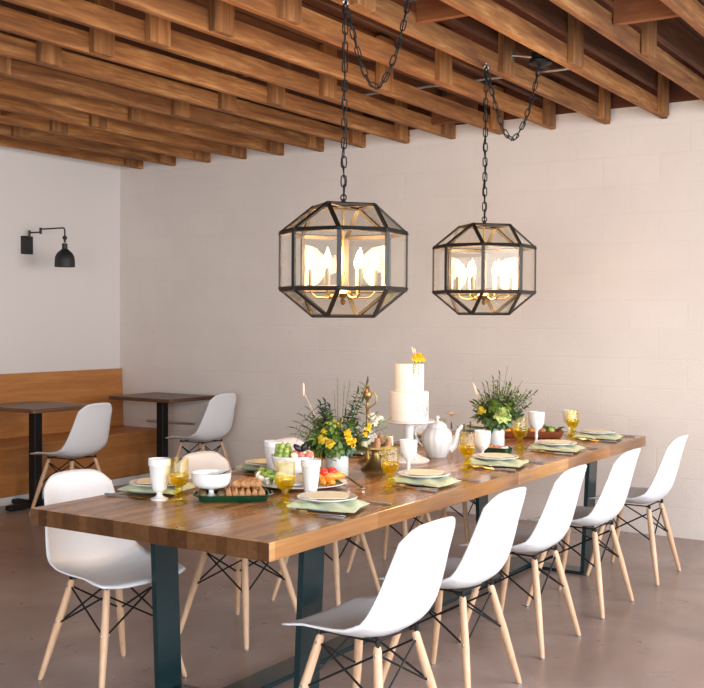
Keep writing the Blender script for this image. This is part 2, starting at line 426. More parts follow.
def make_chair(label, group):
    t = thing('dining_chair', label, 'chair', group=group)
    obj('seat_shell', shell_bm(), 'plastic', t, solid=.007, recalc=False)
    tops = {}; mids = {}
    for sx in (1, -1):
        for sy in (1, -1):
            a = V((.116 * sx - .008, .113 * sy, .410)); f = V((.205 * sx - .005, .208 * sy, .004))
            at = lambda q, a=a, f=f: a.lerp(f, q)
            b = bm_(); tube(b, [at(0), at(.03), at(.45), at(.96), at(1)], [.0115, .0145, .0165, .0115, .010], 14)
            lg = obj('leg', b, 'beech', t)
            b = bm_(); p = at(.06); q = at(.42); o1 = (V((sx * .2, sy, 0))).normalized()
            b.free()
            for w_, r_ in ((p, .0150), (q, .0165)):
                b = bm_(); tube(b, [w_ - V((0, 1, 0)) * (r_ + .0035), w_ + V((0, 1, 0)) * (r_ + .0035)], .0052, 8)
                obj('bolt', b, 'steel', lg)
            b = bm_(); lathe(b, [(.0105, 0), (.0115, .002), (.0115, .006)], 12, (f.x, f.y, 0)); obj('glide', b, 'steel', lg)
            tops[sx, sy] = at(.06); mids[sx, sy] = at(.44)
    b = bm_()
    def rod(p, q, r=.0042): tube(b, [p, q], r, 6)
    ks = [(1, 1), (1, -1), (-1, -1), (-1, 1)]
    for i in range(4):
        A, B = ks[i], ks[(i + 1) % 4]
        rod(tops[A], mids[B]); rod(tops[B], mids[A])
    for kk in ks:
        s = tops[kk]; e = V((s.x * 1.0, s.y * .98, .432)); tube(b, [s + V((0, 0, -.006)), e], .0075, 6)
        tube(b, [V((s.x * .8, s.y * .8, .418)), V((s.x, s.y, .418))], .005, 6)
    for sy in (1, -1): tube(b, [V((-.12, sy * .1, .419)), V((.11, sy * .1, .419))], .004, 6)
    for sx in (1, -1): tube(b, [V((sx * .11, -.1, .419)), V((sx * .11, .1, .419))], .004, 6)
    obj('wire_brace', b, 'black', t)
    return t
CS = 1.005
RC = [3.08, 3.84, 4.60, 5.36, 6.18]
G = 'moulded chairs at the dining table'
first = make_chair('white moulded chair with wooden legs, nearest on the right side of dining table', G)
first.location = (-1.935, RC[0] + .03, 0); first.rotation_euler = (0, 0, pi - .06); first.scale = (CS,) * 3
def put_chair(x, y, rz, label, s=CS): return dup(first, (x, y, 0), rz, label, s)
for k in range(1, 5):
    put_chair(-2.030 + [0, .035, .004, .010, .030][k], RC[k], pi - [0, .05, .02, .03, .01][k], 'white moulded chair with wooden legs, %s from near end, right side of dining table' % (ORD[k] if k < 4 else 'fifth'))
LC = [3.16, 3.975, 4.72, 5.46, 6.2]
for k in range(5):
    put_chair([-3.190, -3.165, -3.18, -3.19, -3.18][k], LC[k], [-.14, -.03, .02, 0, .01][k],
              'white moulded chair with wooden legs, %s from near end, left side of dining table' % ['first', 'second', 'third', 'fourth', 'fifth'][k])
c = put_chair(-6.16, 5.66, pi + .02, 'white moulded chair pulled up to left cafe table by the bench', 1.03); c['group'] = 'chairs at the small cafe tables'
c = put_chair(-6.07, 7.04, pi - .02, 'white moulded chair at small cafe table in the corner by block wall', 1.03); c['group'] = 'chairs at the small cafe tables'

# ------------------------------------------------------------------ cafe tables
def cafe(x, y, wx, label):
    t = thing('cafe_table', label, 'table', (x, y, 0), 0, 'small cafe tables')
    b = bm_(); box(b, (0, 0, .784), (wx, .60, .032), .004); obj('tabletop', b, 'walnut', t, smooth=False)
    b = bm_(); box(b, (0, 0, .400), (.075, .075, .72), .004); obj('post', b, 'black', t, smooth=False)
    b = bm_(); box(b, (0, 0, .762), (.30, .30, .012), .002); obj('mounting_plate', b, 'black', t, smooth=False)
    b = bm_()
    for a in (0, pi / 2): box(b, (0, 0, .022), (.54, .075, .036), .008, Matrix.Rotation(a, 3, 'Z'))
    box(b, (0, 0, .045), (.12, .12, .02), .004); obj('foot', b, 'black', t)
cafe(-6.625, 5.72, .66, 'dark square cafe table on black post, left one beside the bench')
cafe(-6.535, 7.065, .72, 'dark square cafe table on black post in the corner by block wall')

# ------------------------------------------------------------------ dining table
tcx, tcy = (TX0 + TX1) / 2, (TY0 + TY1) / 2
t = thing('dining_table', 'long butcher block dining table on dark steel frames set for a party', 'table', (tcx, tcy, 0))
b = bm_(); box(b, (0, 0, TZ - TT / 2), (TX1 - TX0, TY1 - TY0, TT), .003, None, 2); obj('tabletop', b, 'butcher', t, smooth=False)
for yf in (3.17, 6.03):
    y = yf - tcy; w = .13
    fr = None
    for sx in (1, -1):
        b = bm_(); xt, xb = sx * .362, sx * .332
        x0 = .012
        vs = [b.verts.new((xx + ox, y + oy, zz)) for zz, xx in ((0.012, xb), (TZ - TT - .001, xt)) for ox, oy in ((-x0, -w / 2), (x0, -w / 2), (x0, w / 2), (-x0, w / 2))]
        skin(b, vs[:4], vs[4:]); b.faces.new(vs[:4][::-1]); b.faces.new(vs[4:])
        obj('leg', b, 'greenblack', t, smooth=False)
    b = bm_(); box(b, (0, y, .010), (.688, w, .018), .004); obj('foot_bar', b, 'greenblack', t, smooth=False)
    b = bm_(); box(b, (0, y, TZ - TT - .006), (.80, w, .010), .002); obj('mounting_plate', b, 'greenblack', t, smooth=False)
b = bm_(); box(b, (-.045, (3.17 + 6.03) / 2 - tcy, .031), (.13, 2.86, .022), .003); obj('stretcher', b, 'greenblack', t, smooth=False)

# ------------------------------------------------------------------ pendant lanterns
def chain_mesh(b, pts, link=.050, wire=.0032, wid=.011):
    # resample path, alternate link planes
    pts = [V(p) for p in pts]; L = [0.]
    for a, c in zip(pts, pts[1:]): L.append(L[-1] + (c - a).length)
    def at(s):
        for i in range(len(L) - 1):
            if s <= L[i + 1] or i == len(L) - 2: return pts[i].lerp(pts[i + 1], (s - L[i]) / max(1e-9, L[i + 1] - L[i]))
    n_ = max(2, int(L[-1] / (link * .80))); st = L[-1] / n_
    for k in range(n_):
        a, c = at(k * st), at((k + 1) * st); d = (c - a).normalized(); m = (a + c) / 2
        up = V((.83, .55, 0)) if abs(d.dot(V((.83, .55, 0)))) < .9 else V((0, 0, 1))
        x = d.cross(up).normalized(); y = x.cross(d).normalized()
        if k % 2: x = y
        h = link / 2 - wid
        loop = []
        for j in range(12):
            an = 2 * pi * j / 12; loop.append(m + x * (wid * cos(an)) + d * (wid * sin(an) + (h if sin(an) > .01 else (-h if sin(an) < -.01 else 0))))
        N_ = len(loop); rg0 = pr = None; nn = x.cross(d)
        for j in range(N_):
            tg = (loop[(j + 1) % N_] - loop[j - 1]).normalized(); xx = tg.cross(nn).normalized()
            rg = ring(b, loop[j], xx, nn, wire, 5)
            if pr: skin(b, pr, rg)
            else: rg0 = rg
            pr = rg
        skin(b, pr, rg0)
def lantern(x, y, zc, a0, hook, sag_z, canopy, label):
    t = thing('pendant_lantern', label, 'pendant lamp', (x, y, zc), 0, 'glass lanterns over the dining table')
    R, r, zt, zr, zl, zb = .276, .150, .240, .122, -.122, -.238
    oc = [a0 + k * pi / 4 for k in range(8)]; sq = [a0 + pi / 8 + k * pi / 2 for k in range(4)]
    P = lambda a, q, z: V((q * cos(a), q * sin(a), z))
    up = [P(a, R, zr) for a in oc]; lo = [P(a, R, zl) for a in oc]; tp = [P(a, r, zt) for a in sq]; bt = [P(a, r, zb) for a in sq]
    b = bm_()
    def bar(p, q, w=.0085):
        w *= 1.25
        d = (q - p).normalized(); out = (p + q) / 2; out = (out - d * out.dot(d)).normalized(); sd = d.cross(out)
        vs = []
        for e in (p - d * .003, q + d * .003):
            vs.append([b.verts.new(e + sd * (w * i) + out * (.0045 * j)) for i, j in ((-1, -1), (1, -1), (1, 1), (-1, 1))])
        skin(b, *vs); b.faces.new(vs[0][::-1]); b.faces.new(vs[1])
    for k in range(8):
        bar(up[k], up[(k + 1) % 8], .0075); bar(lo[k], lo[(k + 1) % 8], .0075); bar(up[k], lo[k], .0075)
        bar(up[k], tp[(k // 2)], .0075); bar(lo[k], bt[(k // 2)], .0075)
    for k in range(4): bar(tp[k], tp[(k + 1) % 4], .006); bar(bt[k], bt[(k + 1) % 4], .006)
    obj('frame', b, 'leadframe', t, smooth=False)
    def pane(vs):
        c = sum(vs, V()) / len(vs); nr = (vs[1] - vs[0]).cross(vs[2] - vs[0]).normalized() * .0015
        b = bm_(); vs = [c + (v_ - c) * .965 for v_ in vs]
        A = [b.verts.new(v_ - nr) for v_ in vs]; B = [b.verts.new(v_ + nr) for v_ in vs]
        skin(b, A, B); b.faces.new(A[::-1]); b.faces.new(B); obj('glass_pane', b, 'pane', t, smooth=False)
    for k in range(8):
        j = (k + 1) % 8
        pane([up[k], up[j], lo[j], lo[k]])
        for rg, cap in ((up, tp), (lo, bt)):
            if k % 2 == 0: pane([rg[k], rg[j], cap[k // 2]])
            else: pane([rg[k], rg[j], cap[(k // 2 + 1) % 4], cap[k // 2]])
    b = bm_()
    for k in (0, 1): bar(tp[k], tp[k + 2], .007)
    lathe(b, [(.03, zt - .006), (.03, zt + .006), (.012, zt + .012), (.006, zt + .03)], 16); obj('top_bracket', b, 'leadframe', t)
    b = bm_(); tube(b, [(0, 0, zt), (0, 0, -.13)], .005, 8); lathe(b, [(.004, -.19), (.009, -.183), (.012, -.172), (.006, -.164), (.014, -.155), (.034, -.148), (.040, -.14), (.03, -.13), (.008, -.12)], 18)
    obj('stem', b, 'brass', t)
    for k in range(6):
        a = a0 + .35 + k * pi / 3; u = V((cos(a), sin(a), 0))
        b = bm_(); tube(b, [u * .03 + V((0, 0, -.142)), u * .07 + V((0, 0, -.160)), u * .115 + V((0, 0, -.157)), u * .136 + V((0, 0, -.140)), u * .138 + V((0, 0, -.118))], .0045, 6)
        lathe(b, [(.006, -.122), (.018, -.116), (.02, -.112), (.011, -.108)], 14, u * .138); obj('arm', b, 'brass', t)
        b = bm_(); lathe(b, [(.0105, -.112), (.0105, -.035), (.008, -.033)], 12, u * .138); obj('candle_sleeve', b, 'wick', t)
        b = bm_(); lathe(b, [(.006, -.034), (.011, -.024), (.0165, -.006), (.016, .008), (.010, .026), (.003, .046), (.0008, .052)], 14, u * .138); obj('bulb', b, 'bulb', t)
    # chain up to the hook, swag to the canopy
    hk = V(hook) - V((x, y, zc)); cn = V(canopy) - V((x, y, zc))
    b = bm_(); lathe_r = .014
    pts = [V((lathe_r * cos(q), 0, zt + .036 + lathe_r * sin(q))) for q in [2 * pi * i / 16 for i in range(17)]]
    tube(b, pts, .003, 6, cap=False); obj('top_ring', b, 'leadframe', t)
    b = bm_(); chain_mesh(b, [V((0, 0, zt + .045)), hk - V((0, 0, .02))])
    mid = []
    for i in range(25):
        f = i / 24; p = hk.lerp(cn, f); 
        s = sag_z - zc; base = hk.z + (cn.z - hk.z) * f
        # hanging loop: straight-ish sides with a rounded bottom
        sh = 1 - abs(2 * f - 1) ** 3.2
        p.z = base - (min(hk.z, cn.z) - s) * sh; ff = .5 + .5 * (abs(2 * f - 1) ** 1.8) * (1 if f > .5 else -1); q = hk.lerp(cn, ff); mid.append(V((q.x, q.y, p.z)))
    chain_mesh(b, mid); obj('chain', b, 'black', t)
    b = bm_(); tube(b, [V((0, 0, zt + .02))] + [V((.006 * sin(i * 1.7), .006 * cos(i * 1.3), zt + .05 + (hk.z - zt - .07) * i / 14)) for i in range(15)] + [m + V((.008 * sin(i), .0, -.006)) for i, m in enumerate(mid)], .0028, 6)
    obj('cord', b, 'black', t)
    b = bm_(); pts = [hk + V((0, 0, .012))] + [hk + V((.012 * cos(q), 0, -.012 + .012 * sin(q))) for q in [pi / 2 + 2 * pi * i / 12 * .85 for i in range(13)]]
    tube(b, pts, .0035, 6); obj('ceiling_hook', b, 'steel', t)
    b = bm_(); lathe(b, [(.012, -.03), (.03, -.022), (.062, -.012), (.066, .004), (.060, .012), (.05, .014), (.05, .05), (.02, .054)], 24, cn); obj('canopy', b, 'black', t)
    b = bm_()
    tube(b, [cn + V((-.04, 0, .03)), V((cn.x - .17, cn.y - .015, cn.z + .055))], .006, 6); hb = obj('hanger_bar', b, 'steel', t)
    b = bm_(); box(b, (cn.x - .168, cn.y - .015, cn.z + .05), (.012, .03, .06)); obj('clip', b, 'steel', hb)
    b = bm_(); tube(b, [cn + V((.04, 0, .03)), V((cn.x + .17, cn.y - .015, cn.z + .055))], .006, 6); obj('hanger_bar', b, 'steel', t)
    return t
XJ1 = XJ - DJ                                                       # joist the hooks are screwed into
lantern(-2.560, 3.905, 1.737, radians(32.8 - 3 + 45), (-2.568, 3.925, HJ + .0), 2.475, (-2.385, 4.17, 2.93), 'faceted glass candle lantern on chain, the larger and nearer of two over dining table')
lantern(-2.566, 5.315, 1.757, radians(25.8 - 1 + 45), (-2.570, 5.330, HJ + .0), 2.455, (-2.385, 5.640, 2.93), 'faceted glass candle lantern on chain, the smaller farther one over dining table')

# ------------------------------------------------------------------ table settings
def T(rx, ry, dz=0.): return (TX1 + rx, TY0 + ry, TZ + dz)      # point on the table top, from its near right corner
def plate_prof(R, h=.014, t=.005): return [(0.001, 0), (R * .6, 0), (R * .72, .004), (R * .97, h - .001), (R, h), (R * .985, h + .003), (R * .72, .004 + t), (R * .58, t), (.001, t)]
def make_charger():
    b = bm_(); lathe(b, plate_prof(.120, .010, .004), 40); return obj('charger_plate', b, 'charger')
def make_plate():
    b = bm_(); lathe(b, plate_prof(.112, .014), 72, (0, 0, 0), lambda a, z: 1 + (.018 * abs(sin(9 * a)) if z > .008 else 0)); return obj('dinner_plate', b, 'ceramic')
def make_napkin(seed):
    rr = random.Random(seed); ph = [rr.uniform(0, 6) for _ in range(6)]
    b = bm_(); nx, ny = 26, 22; w, d, h = .265, .205, .014
    top, bot = [], []
    for i in range(nx + 1):
        ra, rb = [], []
        for j in range(ny + 1):
            u, v = i / nx * 2 - 1, j / ny * 2 - 1
            x = u * w / 2 * (1 + .03 * sin(3 * v + ph[0])) + .012 * v * sin(ph[1]); y = v * d / 2 * (1 + .05 * sin(2.6 * u + ph[2]))
            e = max(abs(u), abs(v)); fall = max(0., (e - .80) / .20)
            z = h * (1 - .75 * fall ** 2) + .0042 * sin(7 * u + 4 * v + ph[3]) + .0034 * sin(15 * v - 4 * u + ph[4]) * (.4 + abs(u))
            if u > .62 and v > -.1: z += .010 * sin((u - .62) / .38 * pi) * (v + .1)
            ra.append(b.verts.new((x, y, max(z, .0035)))); rb.append(b.verts.new((x * .985, y * .985, .0006)))
        top.append(ra); bot.append(rb)
    for i in range(nx):
        for j in range(ny):
            b.faces.new((top[i][j], top[i + 1][j], top[i + 1][j + 1], top[i][j + 1])); b.faces.new((bot[i][j], bot[i][j + 1], bot[i + 1][j + 1], bot[i + 1][j]))
    for i in range(nx):
        b.faces.new((top[i][0], bot[i][0], bot[i + 1][0], top[i + 1][0])); b.faces.new((top[i][ny], top[i + 1][ny], bot[i + 1][ny], bot[i][ny]))
    for j in range(ny):
        b.faces.new((top[0][j], top[0][j + 1], bot[0][j + 1], bot[0][j])); b.faces.new((top[nx][j], bot[nx][j], bot[nx][j + 1], top[nx][j + 1]))
    return obj('folded_napkin', b, 'napkin')
def make_card():
    b = bm_(); rr = random.Random(3); n_ = 40; A = []; B = []
    for i in range(n_):
        a = 2 * pi * i / n_; q = .080 / max(abs(cos(a)), abs(sin(a))) ** .55 * (1 + rr.uniform(-.02, .02))
        A.append(b.verts.new((q * cos(a), q * sin(a), 0))); B.append(b.verts.new((q * cos(a), q * sin(a), .0016)))
    skin(b, A, B); b.faces.new(A[::-1]); b.faces.new(B); return obj('menu_card', b, 'cream', smooth=False)
def make_fork():
    t = bpy.data.objects.new('dinner_fork', None); COL.objects.link(t); t.empty_display_size = .03
    b = bm_(); tube(b, [(-.005, 0, .004), (-.05, 0, .005), (-.105, 0, .0055), (-.112, 0, .0055)], [.0045, .0065, .0085, .006], 8, flat=.45); obj('handle', b, 'greyhandle', t)
    b = bm_(); tube(b, [(-.006, 0, .004), (.03, 0, .006), (.05, 0, .009)], [.0035, .003, .0035], 8, flat=.7)
    box(b, (.060, 0, .010), (.024, .022, .003), .001)
    for k in range(4): tube(b, [(.068, -.0093 + .0062 * k, .010), (.092, -.0093 + .0062 * k, .008), (.108, -.0093 + .0062 * k, .012)], [.002, .0018, .0012], 6)
    obj('tines', b, 'gold', t); return t
def make_knife():
    t = bpy.data.objects.new('dinner_knife', None); COL.objects.link(t); t.empty_display_size = .03
    b = bm_(); tube(b, [(0, 0, .004), (-.05, 0, .005), (-.10, 0, .0055), (-.112, 0, .0055)], [.0050, .0065, .0080, .006], 8, flat=.5); obj('handle', b, 'greyhandle', t)
    b = bm_(); tube(b, [(-.003, 0, .004), (.02, 0, .003), (.07, .002, .003), (.105, .003, .003), (.112, .006, .003)], [.004, .008, .0095, .007, .002], 8, flat=.25); obj('blade', b, 'gold', t); return t

protos = {}
def place(kind, mk, loc, rz, label, cat, group, share=True):
    if share and kind in protos: o = dup(protos[kind], loc, rz, label)
    else:
        o = mk(); o.location = loc; o.rotation_euler = (0, 0, rz); protos[kind] = o
    return tag(o, label, cat, group)
# right side: the diner faces -x
RS = [(-.195, .635), (-.190, 1.365), (-.185, 2.075), (-.170, 2.80), (-.190, 3.49)]
LS = [(-.985, .535), (-.985, 1.275), (-.945, 2.06), (-.945, 2.78), (-.945, 3.46)]
def where(side, k): return 'at the %s place from near end, %s side of table' % (['first', 'second', 'third', 'fourth', 'last'][k], side)
for side, spots in (('right', RS), ('left', LS)):
    for k, (rx, ry) in enumerate(spots):
        rz = (pi if side == 'right' else 0) + [.06, -.05, .04, -.03, .05][k]
        f = V((cos(rz), sin(rz), 0)); l = V((-sin(rz), cos(rz), 0)); c = V(T(rx, ry)); w = where(side, k)
        place('charger', make_charger, c - f * .010 - l * -.012, rz, 'dark glossy under plate ' + w, 'plate', 'under plates')
        o = place('napkin%d' % (k % 3), lambda k=k: make_napkin(k), c + V((0, 0, .0095)) + l * .018, rz + pi / 2 * 0 + [.10, -.05, .06, .02, -.06][k], 'folded pale green napkin ' + w, 'napkin', 'napkins')
        place('plate', make_plate, c + V((0, 0, .0262)) + f * .016, rz, 'white scalloped plate ' + w, 'plate', 'scalloped plates')
        place('card', make_card, c + V((0, 0, .0442)) + f * .014, rz + [.5, .3, .7, .4, .6][k], 'cream paper card on plate ' + w, 'menu card', 'menu cards')
        place('fork', make_fork, c + l * .158 + f * (-.035 if side == 'right' else .02), rz + .05, 'inner grey handled gold fork ' + w, 'fork', 'forks')
        place('fork', make_fork, c + l * .185 + f * (-.050 if side == 'right' else .005), rz - .04, 'outer grey handled gold fork ' + w, 'fork', 'forks')
        place('knife', make_knife, c - l * .165 + f * (-.055 if side == 'right' else .0), rz, 'grey handled gold knife ' + w, 'knife', 'knives')

# glasses
def white_goblet(h, bw, stem, hob=False, footw=.034):
    b = bm_(); z0 = h * stem
    mod = (lambda a, z: 1 + .02 * abs(sin(10 * a)) * (1 if z0 * 1.02 < z < h * .86 else 0)) if hob else None
    if stem < .25:   # tall flaring tumbler bowl on a short foot
        pr = [(.002, 0), (footw, 0), (footw, .005), (footw * .55, .010), (.011, .018), (.011, z0 - .004), (.024, z0 + .002), (bw * .33, z0 + .012), (bw * .40, h * .5), (bw * .46, h * .82), (bw * .50, h * .84), (bw * .50, h - .003), (bw * .48, h), (bw * .46, h - .003), (bw * .36, h * .45), (.004, z0 + .014)]
    else:
        pr = [(.002, 0), (footw, 0), (footw, .004), (footw * .5, .010), (.008, .018), (.0065, z0 * .45), (.010, z0 * .62), (.007, z0 * .8), (.012, z0), (bw * .36, z0 + (h - z0) * .16), (bw * .47, z0 + (h - z0) * .42), (bw * .49, h * .86), (bw * .50, h - .002), (bw * .48, h), (bw * .46, h * .86), (bw * .42, z0 + (h - z0) * .42), (.003, z0 + .012)]
    lathe(b, pr, 40, (0, 0, 0), mod); return b
def amber_goblet(t, h, bw, mb='amber', ms='amberdeep'):
    z0 = h * .34; b = bm_()
    md = lambda a, z: 1 + .03 * sin(12 * a) * (1 if z < h * .75 else .3)
    lathe(b, [(.012, z0 - .002), (bw * .34, z0 + .008), (bw * .47, z0 + .030), (bw * .50, z0 + .045), (bw * .485, z0 + .06), (bw * .49, h - .002), (bw * .475, h), (bw * .465, z0 + .06), (bw * .45, z0 + .032), (.010, z0 + .012)], 48, (0, 0, 0), md)
    obj('bowl', b, mb, t)
    b = bm_(); lathe(b, [(.002, 0), (bw * .44, 0), (bw * .45, .006), (bw * .30, .014), (.014, .020), (.016, .030), (.022, .036), (.013, .043), (.013, z0 + .002), (bw * .35, z0 + .008), (bw * .48, z0 + .030), (bw * .512, z0 + .046), (bw * .503, z0 + .048), (bw * .475, z0 + .0305), (bw * .34, z0 + .0095), (.004, z0 + .003)], 36, (0, 0, 0), lambda a, z: 1 + .05 * sin(9 * a))
    obj('stem', b, ms, t)
def wg(rx, ry, h, bw, stem, where_, hob=False, fw=.034):
    o = obj('white_goblet', white_goblet(h, bw, stem, hob, fw), 'milk'); o.location = T(rx, ry); tag(o, 'white milk glass goblet ' + where_, 'goblet', 'milk glass goblets')
def ag(rx, ry, h, bw, where_, mb='amber', ms='amberdeep'):
    t = thing('amber_goblet', 'amber glass goblet ' + where_, 'goblet', T(rx, ry), rx * 9, 'amber goblets'); amber_goblet(t, h, bw, mb, ms)
wg(-.842, .410, .158, .086, .20, 'with flared rim, at the near left corner of the table')
ag(-.750, .418, .165, .074, 'beside the white footed bowl at the near left of the table')
ag(-.372, .590, .162, .076, 'at the first place on the right side, left of a white goblet')
wg(-.378, .765, .152, .080, .16, 'with straight sides, in front of the fruit platter')
wg(-.348, 1.48, .165, .080, .45, 'on a tall stem at the second place on the right side')
ag(-.250, 1.155, .172, .072, 'nearest the second place on the right side')
ag(-.645, 1.775, .150, .070, 'between the brass stand and the cake stand', 'greentint', 'amber')
ag(-.255, 1.875, .172, .076, 'at the third place on the right side, beside the teapot spout')
wg(-.350, 2.235, .142, .084, .30, 'with round hobnail bowl beside the teapot spout', True)
ag(-.365, 2.735, .170, .078, 'in front of the far vase beside a tall white goblet')
wg(-.350, 2.92, .190, .092, .45, 'on a tall stem in front of the wooden fruit dish', False, .036)
ag(-.352, 3.475, .160, .076, 'at the last place on the right side, left of a white goblet')
wg(-.415, 3.83 - .25, .150, .078, .42, 'at the last place on the right side by the table end')
wg(-.860, 1.165, .155, .088, .18, 'at the second place on the left side, behind grapes')
ag(-.785, 1.40, .155, .074, 'behind the dark figs of the footed fruit bowl')
ag(-.80, 2.62, .150, .074, 'on the left side behind the teapot lid', 'greentint', 'amber')

# green tray with pastries and footed bowl
tray = V(T(-.612, .577)); ta = radians(40)
t = thing('green_tray', 'dark green glass tray of pastries at near left of the table', 'tray', tray, ta)
def roundrect(b, w, d, prof):
    prev = None
    for k, (ins, z) in enumerate(prof):
        rg = []
        for i in range(40):
            a = 2 * pi * i / 40; ca, sa = cos(a), sin(a); e = .28
            rg.append(b.verts.new(((w / 2 - ins) * math.copysign(abs(ca) ** e, ca), (d / 2 - ins) * math.copysign(abs(sa) ** e, sa), z)))
        if prev: skin(b, prev, rg)
        else: b.faces.new(rg[::-1])
        prev = rg
    b.faces.new(prev)
b = bm_(); roundrect(b, .275, .175, [(.012, .0005), (.006, .004), (0, .026), (.004, .026), (.010, .008), (.014, .008)]); obj('dish', b, 'greenglass', t)
for s in (1, -1):
    b = bm_(); tube(b, [(s * .131, -.04, .018), (s * .150, -.03, .024), (s * .150, .03, .024), (s * .131, .04, .018)], .005, 8); obj('handle', b, 'greenglass', t)
rt = Matrix.Rotation(ta, 3, 'Z')
def on(base, rot, x, y, z): return base + rot @ V((x, y, z))
k = 0
for row, (yy, nn) in enumerate(((-.045, 6), (.005, 6), (.052, 5))):
    for i in range(nn):
        b = bm_(); ico(b, (0, 0, .021), 1, (.0155, .040, .021), 2)
        for v_ in b.verts: v_.co.x += .006 * sin(v_.co.y * 60); v_.co.z = max(0, v_.co.z * (1 + .16 * sin(v_.co.y * 260 + i)) * (1 - .22 * (v_.co.x > 0)))
        o = obj('pastry_slice', b, 'pastry'); o.location = on(tray, rt, -.015 + i * .0245, yy, .009); o.rotation_euler = (0, 0, ta + .25 + random.uniform(-.1, .1)); o.scale = (1, .68, 1)
        tag(o, 'golden brown pastry slice on the green glass tray', 'pastry', 'pastries on the green tray')
for i, (px, py) in enumerate(((.02, -.02), (.05, -.022), (.085, -.018), (.035, .026), (.07, .03))):
    b = bm_(); ico(b, (0, 0, .018), 1, (.03, .017, .018), 2); o = obj('pastry_slice', b, 'pastry'); o.location = on(tray, rt, px, py, .044); o.rotation_euler = (0, 0, ta + .5)
    tag(o, 'golden brown pastry slice on the green glass tray', 'pastry', 'pastries on the green tray')
for i, (px, py) in enumerate(((-.118, -.045), (-.048, -.055), (-.035, -.03), (-.12, .01), (-.04, .03), (-.115, .05), (-.08, .060), (-.045, .058))):
    b = bm_(); ico(b, (0, 0, .016), 1, (.019, .016, .016), 2); o = obj('stuffed_olive', b, 'meat'); o.location = on(tray, rt, px, py, .009); o.rotation_euler = (0, 0, i)
    tag(o, 'dark brown olive morsel on the green tray around the footed bowl', 'olive', 'olives on the green tray')
bp_ = on(tray, rt, -.085, -.008, .0085)
t = thing('footed_bowl', 'white milk glass footed bowl standing on the green tray', 'bowl', bp_)
b = bm_(); lathe(b, [(.002, 0), (.030, 0), (.031, .004), (.018, .010), (.010, .020), (.010, .030), (.022, .036), (.060, .044), (.072, .058), (.075, .076), (.077, .096), (.074, .098), (.070, .076), (.062, .058), (.003, .046)], 48, (0, 0, 0), lambda a, z: 1 + (.012 * abs(sin(10 * a)) if .04 < z < .08 else 0)); obj('bowl', b, 'milk', t)
b = bm_(); ico(b, (0, 0, .066), 1, (.062, .062, .012), 2); o = obj('dip', b, 'meat', t)
b = bm_(); tube(b, [(.0, .01, .075), (.055, .04, .104), (.075, .056, .114)], [.006, .003, .004], 8, flat=.5); o = obj('serving_spoon', b, 'silver'); o.location = bp_
tag(o, 'small silver spoon leaning in the white bowl on green tray', 'spoon')

# footed fruit bowl with grapes
fb = V(T(-.605, .955, .0105))
t = thing('fruit_bowl', 'white fluted footed bowl heaped with grapes and dark figs', 'bowl', fb)
b = bm_(); lathe(b, [(.002, 0), (.045, 0), (.046, .006), (.02, .014), (.013, .028), (.02, .042), (.05, .050), (.070, .066), (.080, .092), (.085, .112), (.090, .114), (.090, .122), (.084, .122), (.074, .088), (.06, .066), (.004, .056)], 60, (0, 0, 0), lambda a, z: 1 + (.022 * sin(20 * a) if .045 < z < .113 else 0)); obj('bowl', b, 'milk', t)
Rv, Fv = V((.841, .541, 0)), V((-.541, .841, 0))
rr = random.Random(4)
k = 0
for lay, (z, n_) in enumerate(((.122, 11), (.143, 8), (.160, 4))):
    for i in range(n_):
        a = i * 2.4 + lay; q = .034 * sqrt((i + .5) / n_) * (1 - .12 * lay)
        b = bm_(); ico(b, (0, 0, 0), .0125, (1, 1, 1.1), 2); o = obj('green_grape', b, 'grape'); o.location = fb + Rv * (-.036 + q * cos(a)) + Fv * (q * 1.2 * sin(a) - .01) + V((0, 0, z))
        tag(o, 'green grape heaped in the white footed bowl', 'grape', 'grapes in the footed bowl')
for i, (px, py, z, s) in enumerate(((.022, -.03, .156, .8), (.048, -.02, .154, -.7))):
    b = bm_(); ico(b, (0, 0, 0), 1, (.013, .013, .021), 2)
    for v_ in b.verts: v_.co.x *= 1 - 12 * max(0, v_.co.z) * .8; v_.co.y *= 1 - 12 * max(0, v_.co.z) * .8
    o = obj('black_fig', b, 'dark'); o.location = fb + Rv * px + Fv * py + V((0, 0, z)); o.rotation_euler = (.2, -s, .3)
    tag(o, ('left' if i == 0 else 'right') + ' one of two black figs on top of the footed fruit bowl', 'fig', 'black figs')
for i in range(9):
    px, py = .012 + .03 * (i % 3), -.045 + .035 * (i // 3)
    b = bm_(); ico(b, (0, 0, 0), 1, (.018, .016, .012), 2); o = obj('berry_slice', b, 'pinkfruit' if i % 4 else 'cream'); o.location = fb + Rv * px + Fv * py + V((0, 0, .126)); o.rotation_euler = (.2, .3, i)
    tag(o, 'pink berry slice under the figs in the footed bowl' if i % 4 else 'pale cream fruit slice under the figs in the footed bowl', 'fruit', 'fruit slices in the footed bowl')

# fruit platter
pl = V(T(-.585, .985))
b = bm_(); lathe(b, plate_prof(.195, .020, .006), 80, (0, 0, 0), lambda a, z: 1 + (.012 * abs(sin(11 * a)) if z > .012 else 0)); o = obj('serving_platter', b, 'ceramic'); o.location = pl
tag(o, 'large white round platter of cut fruit and lettuce', 'platter')
for i in range(8):
    px, py = .085 + .020 * (i % 4), -.085 + .045 * (i // 4) + .01 * (i % 2)
    b = bm_(); n_ = 10
    pts = [V((.034 * cos(q), .034 * sin(q), 0)) for q in [pi * j / n_ for j in range(n_ + 1)]]
    tube(b, pts, [.006] + [.013] * (n_ - 1) + [.006], 8); o = obj('melon_slice', b, 'orange'); o.location = pl + Rv * px + Fv * py + V((0, 0, .024 + .014 * (i // 4))); o.rotation_euler = (.5, .15, i * .5 + .6)
    tag(o, 'orange melon slice on the white fruit platter', 'melon slice', 'melon slices')
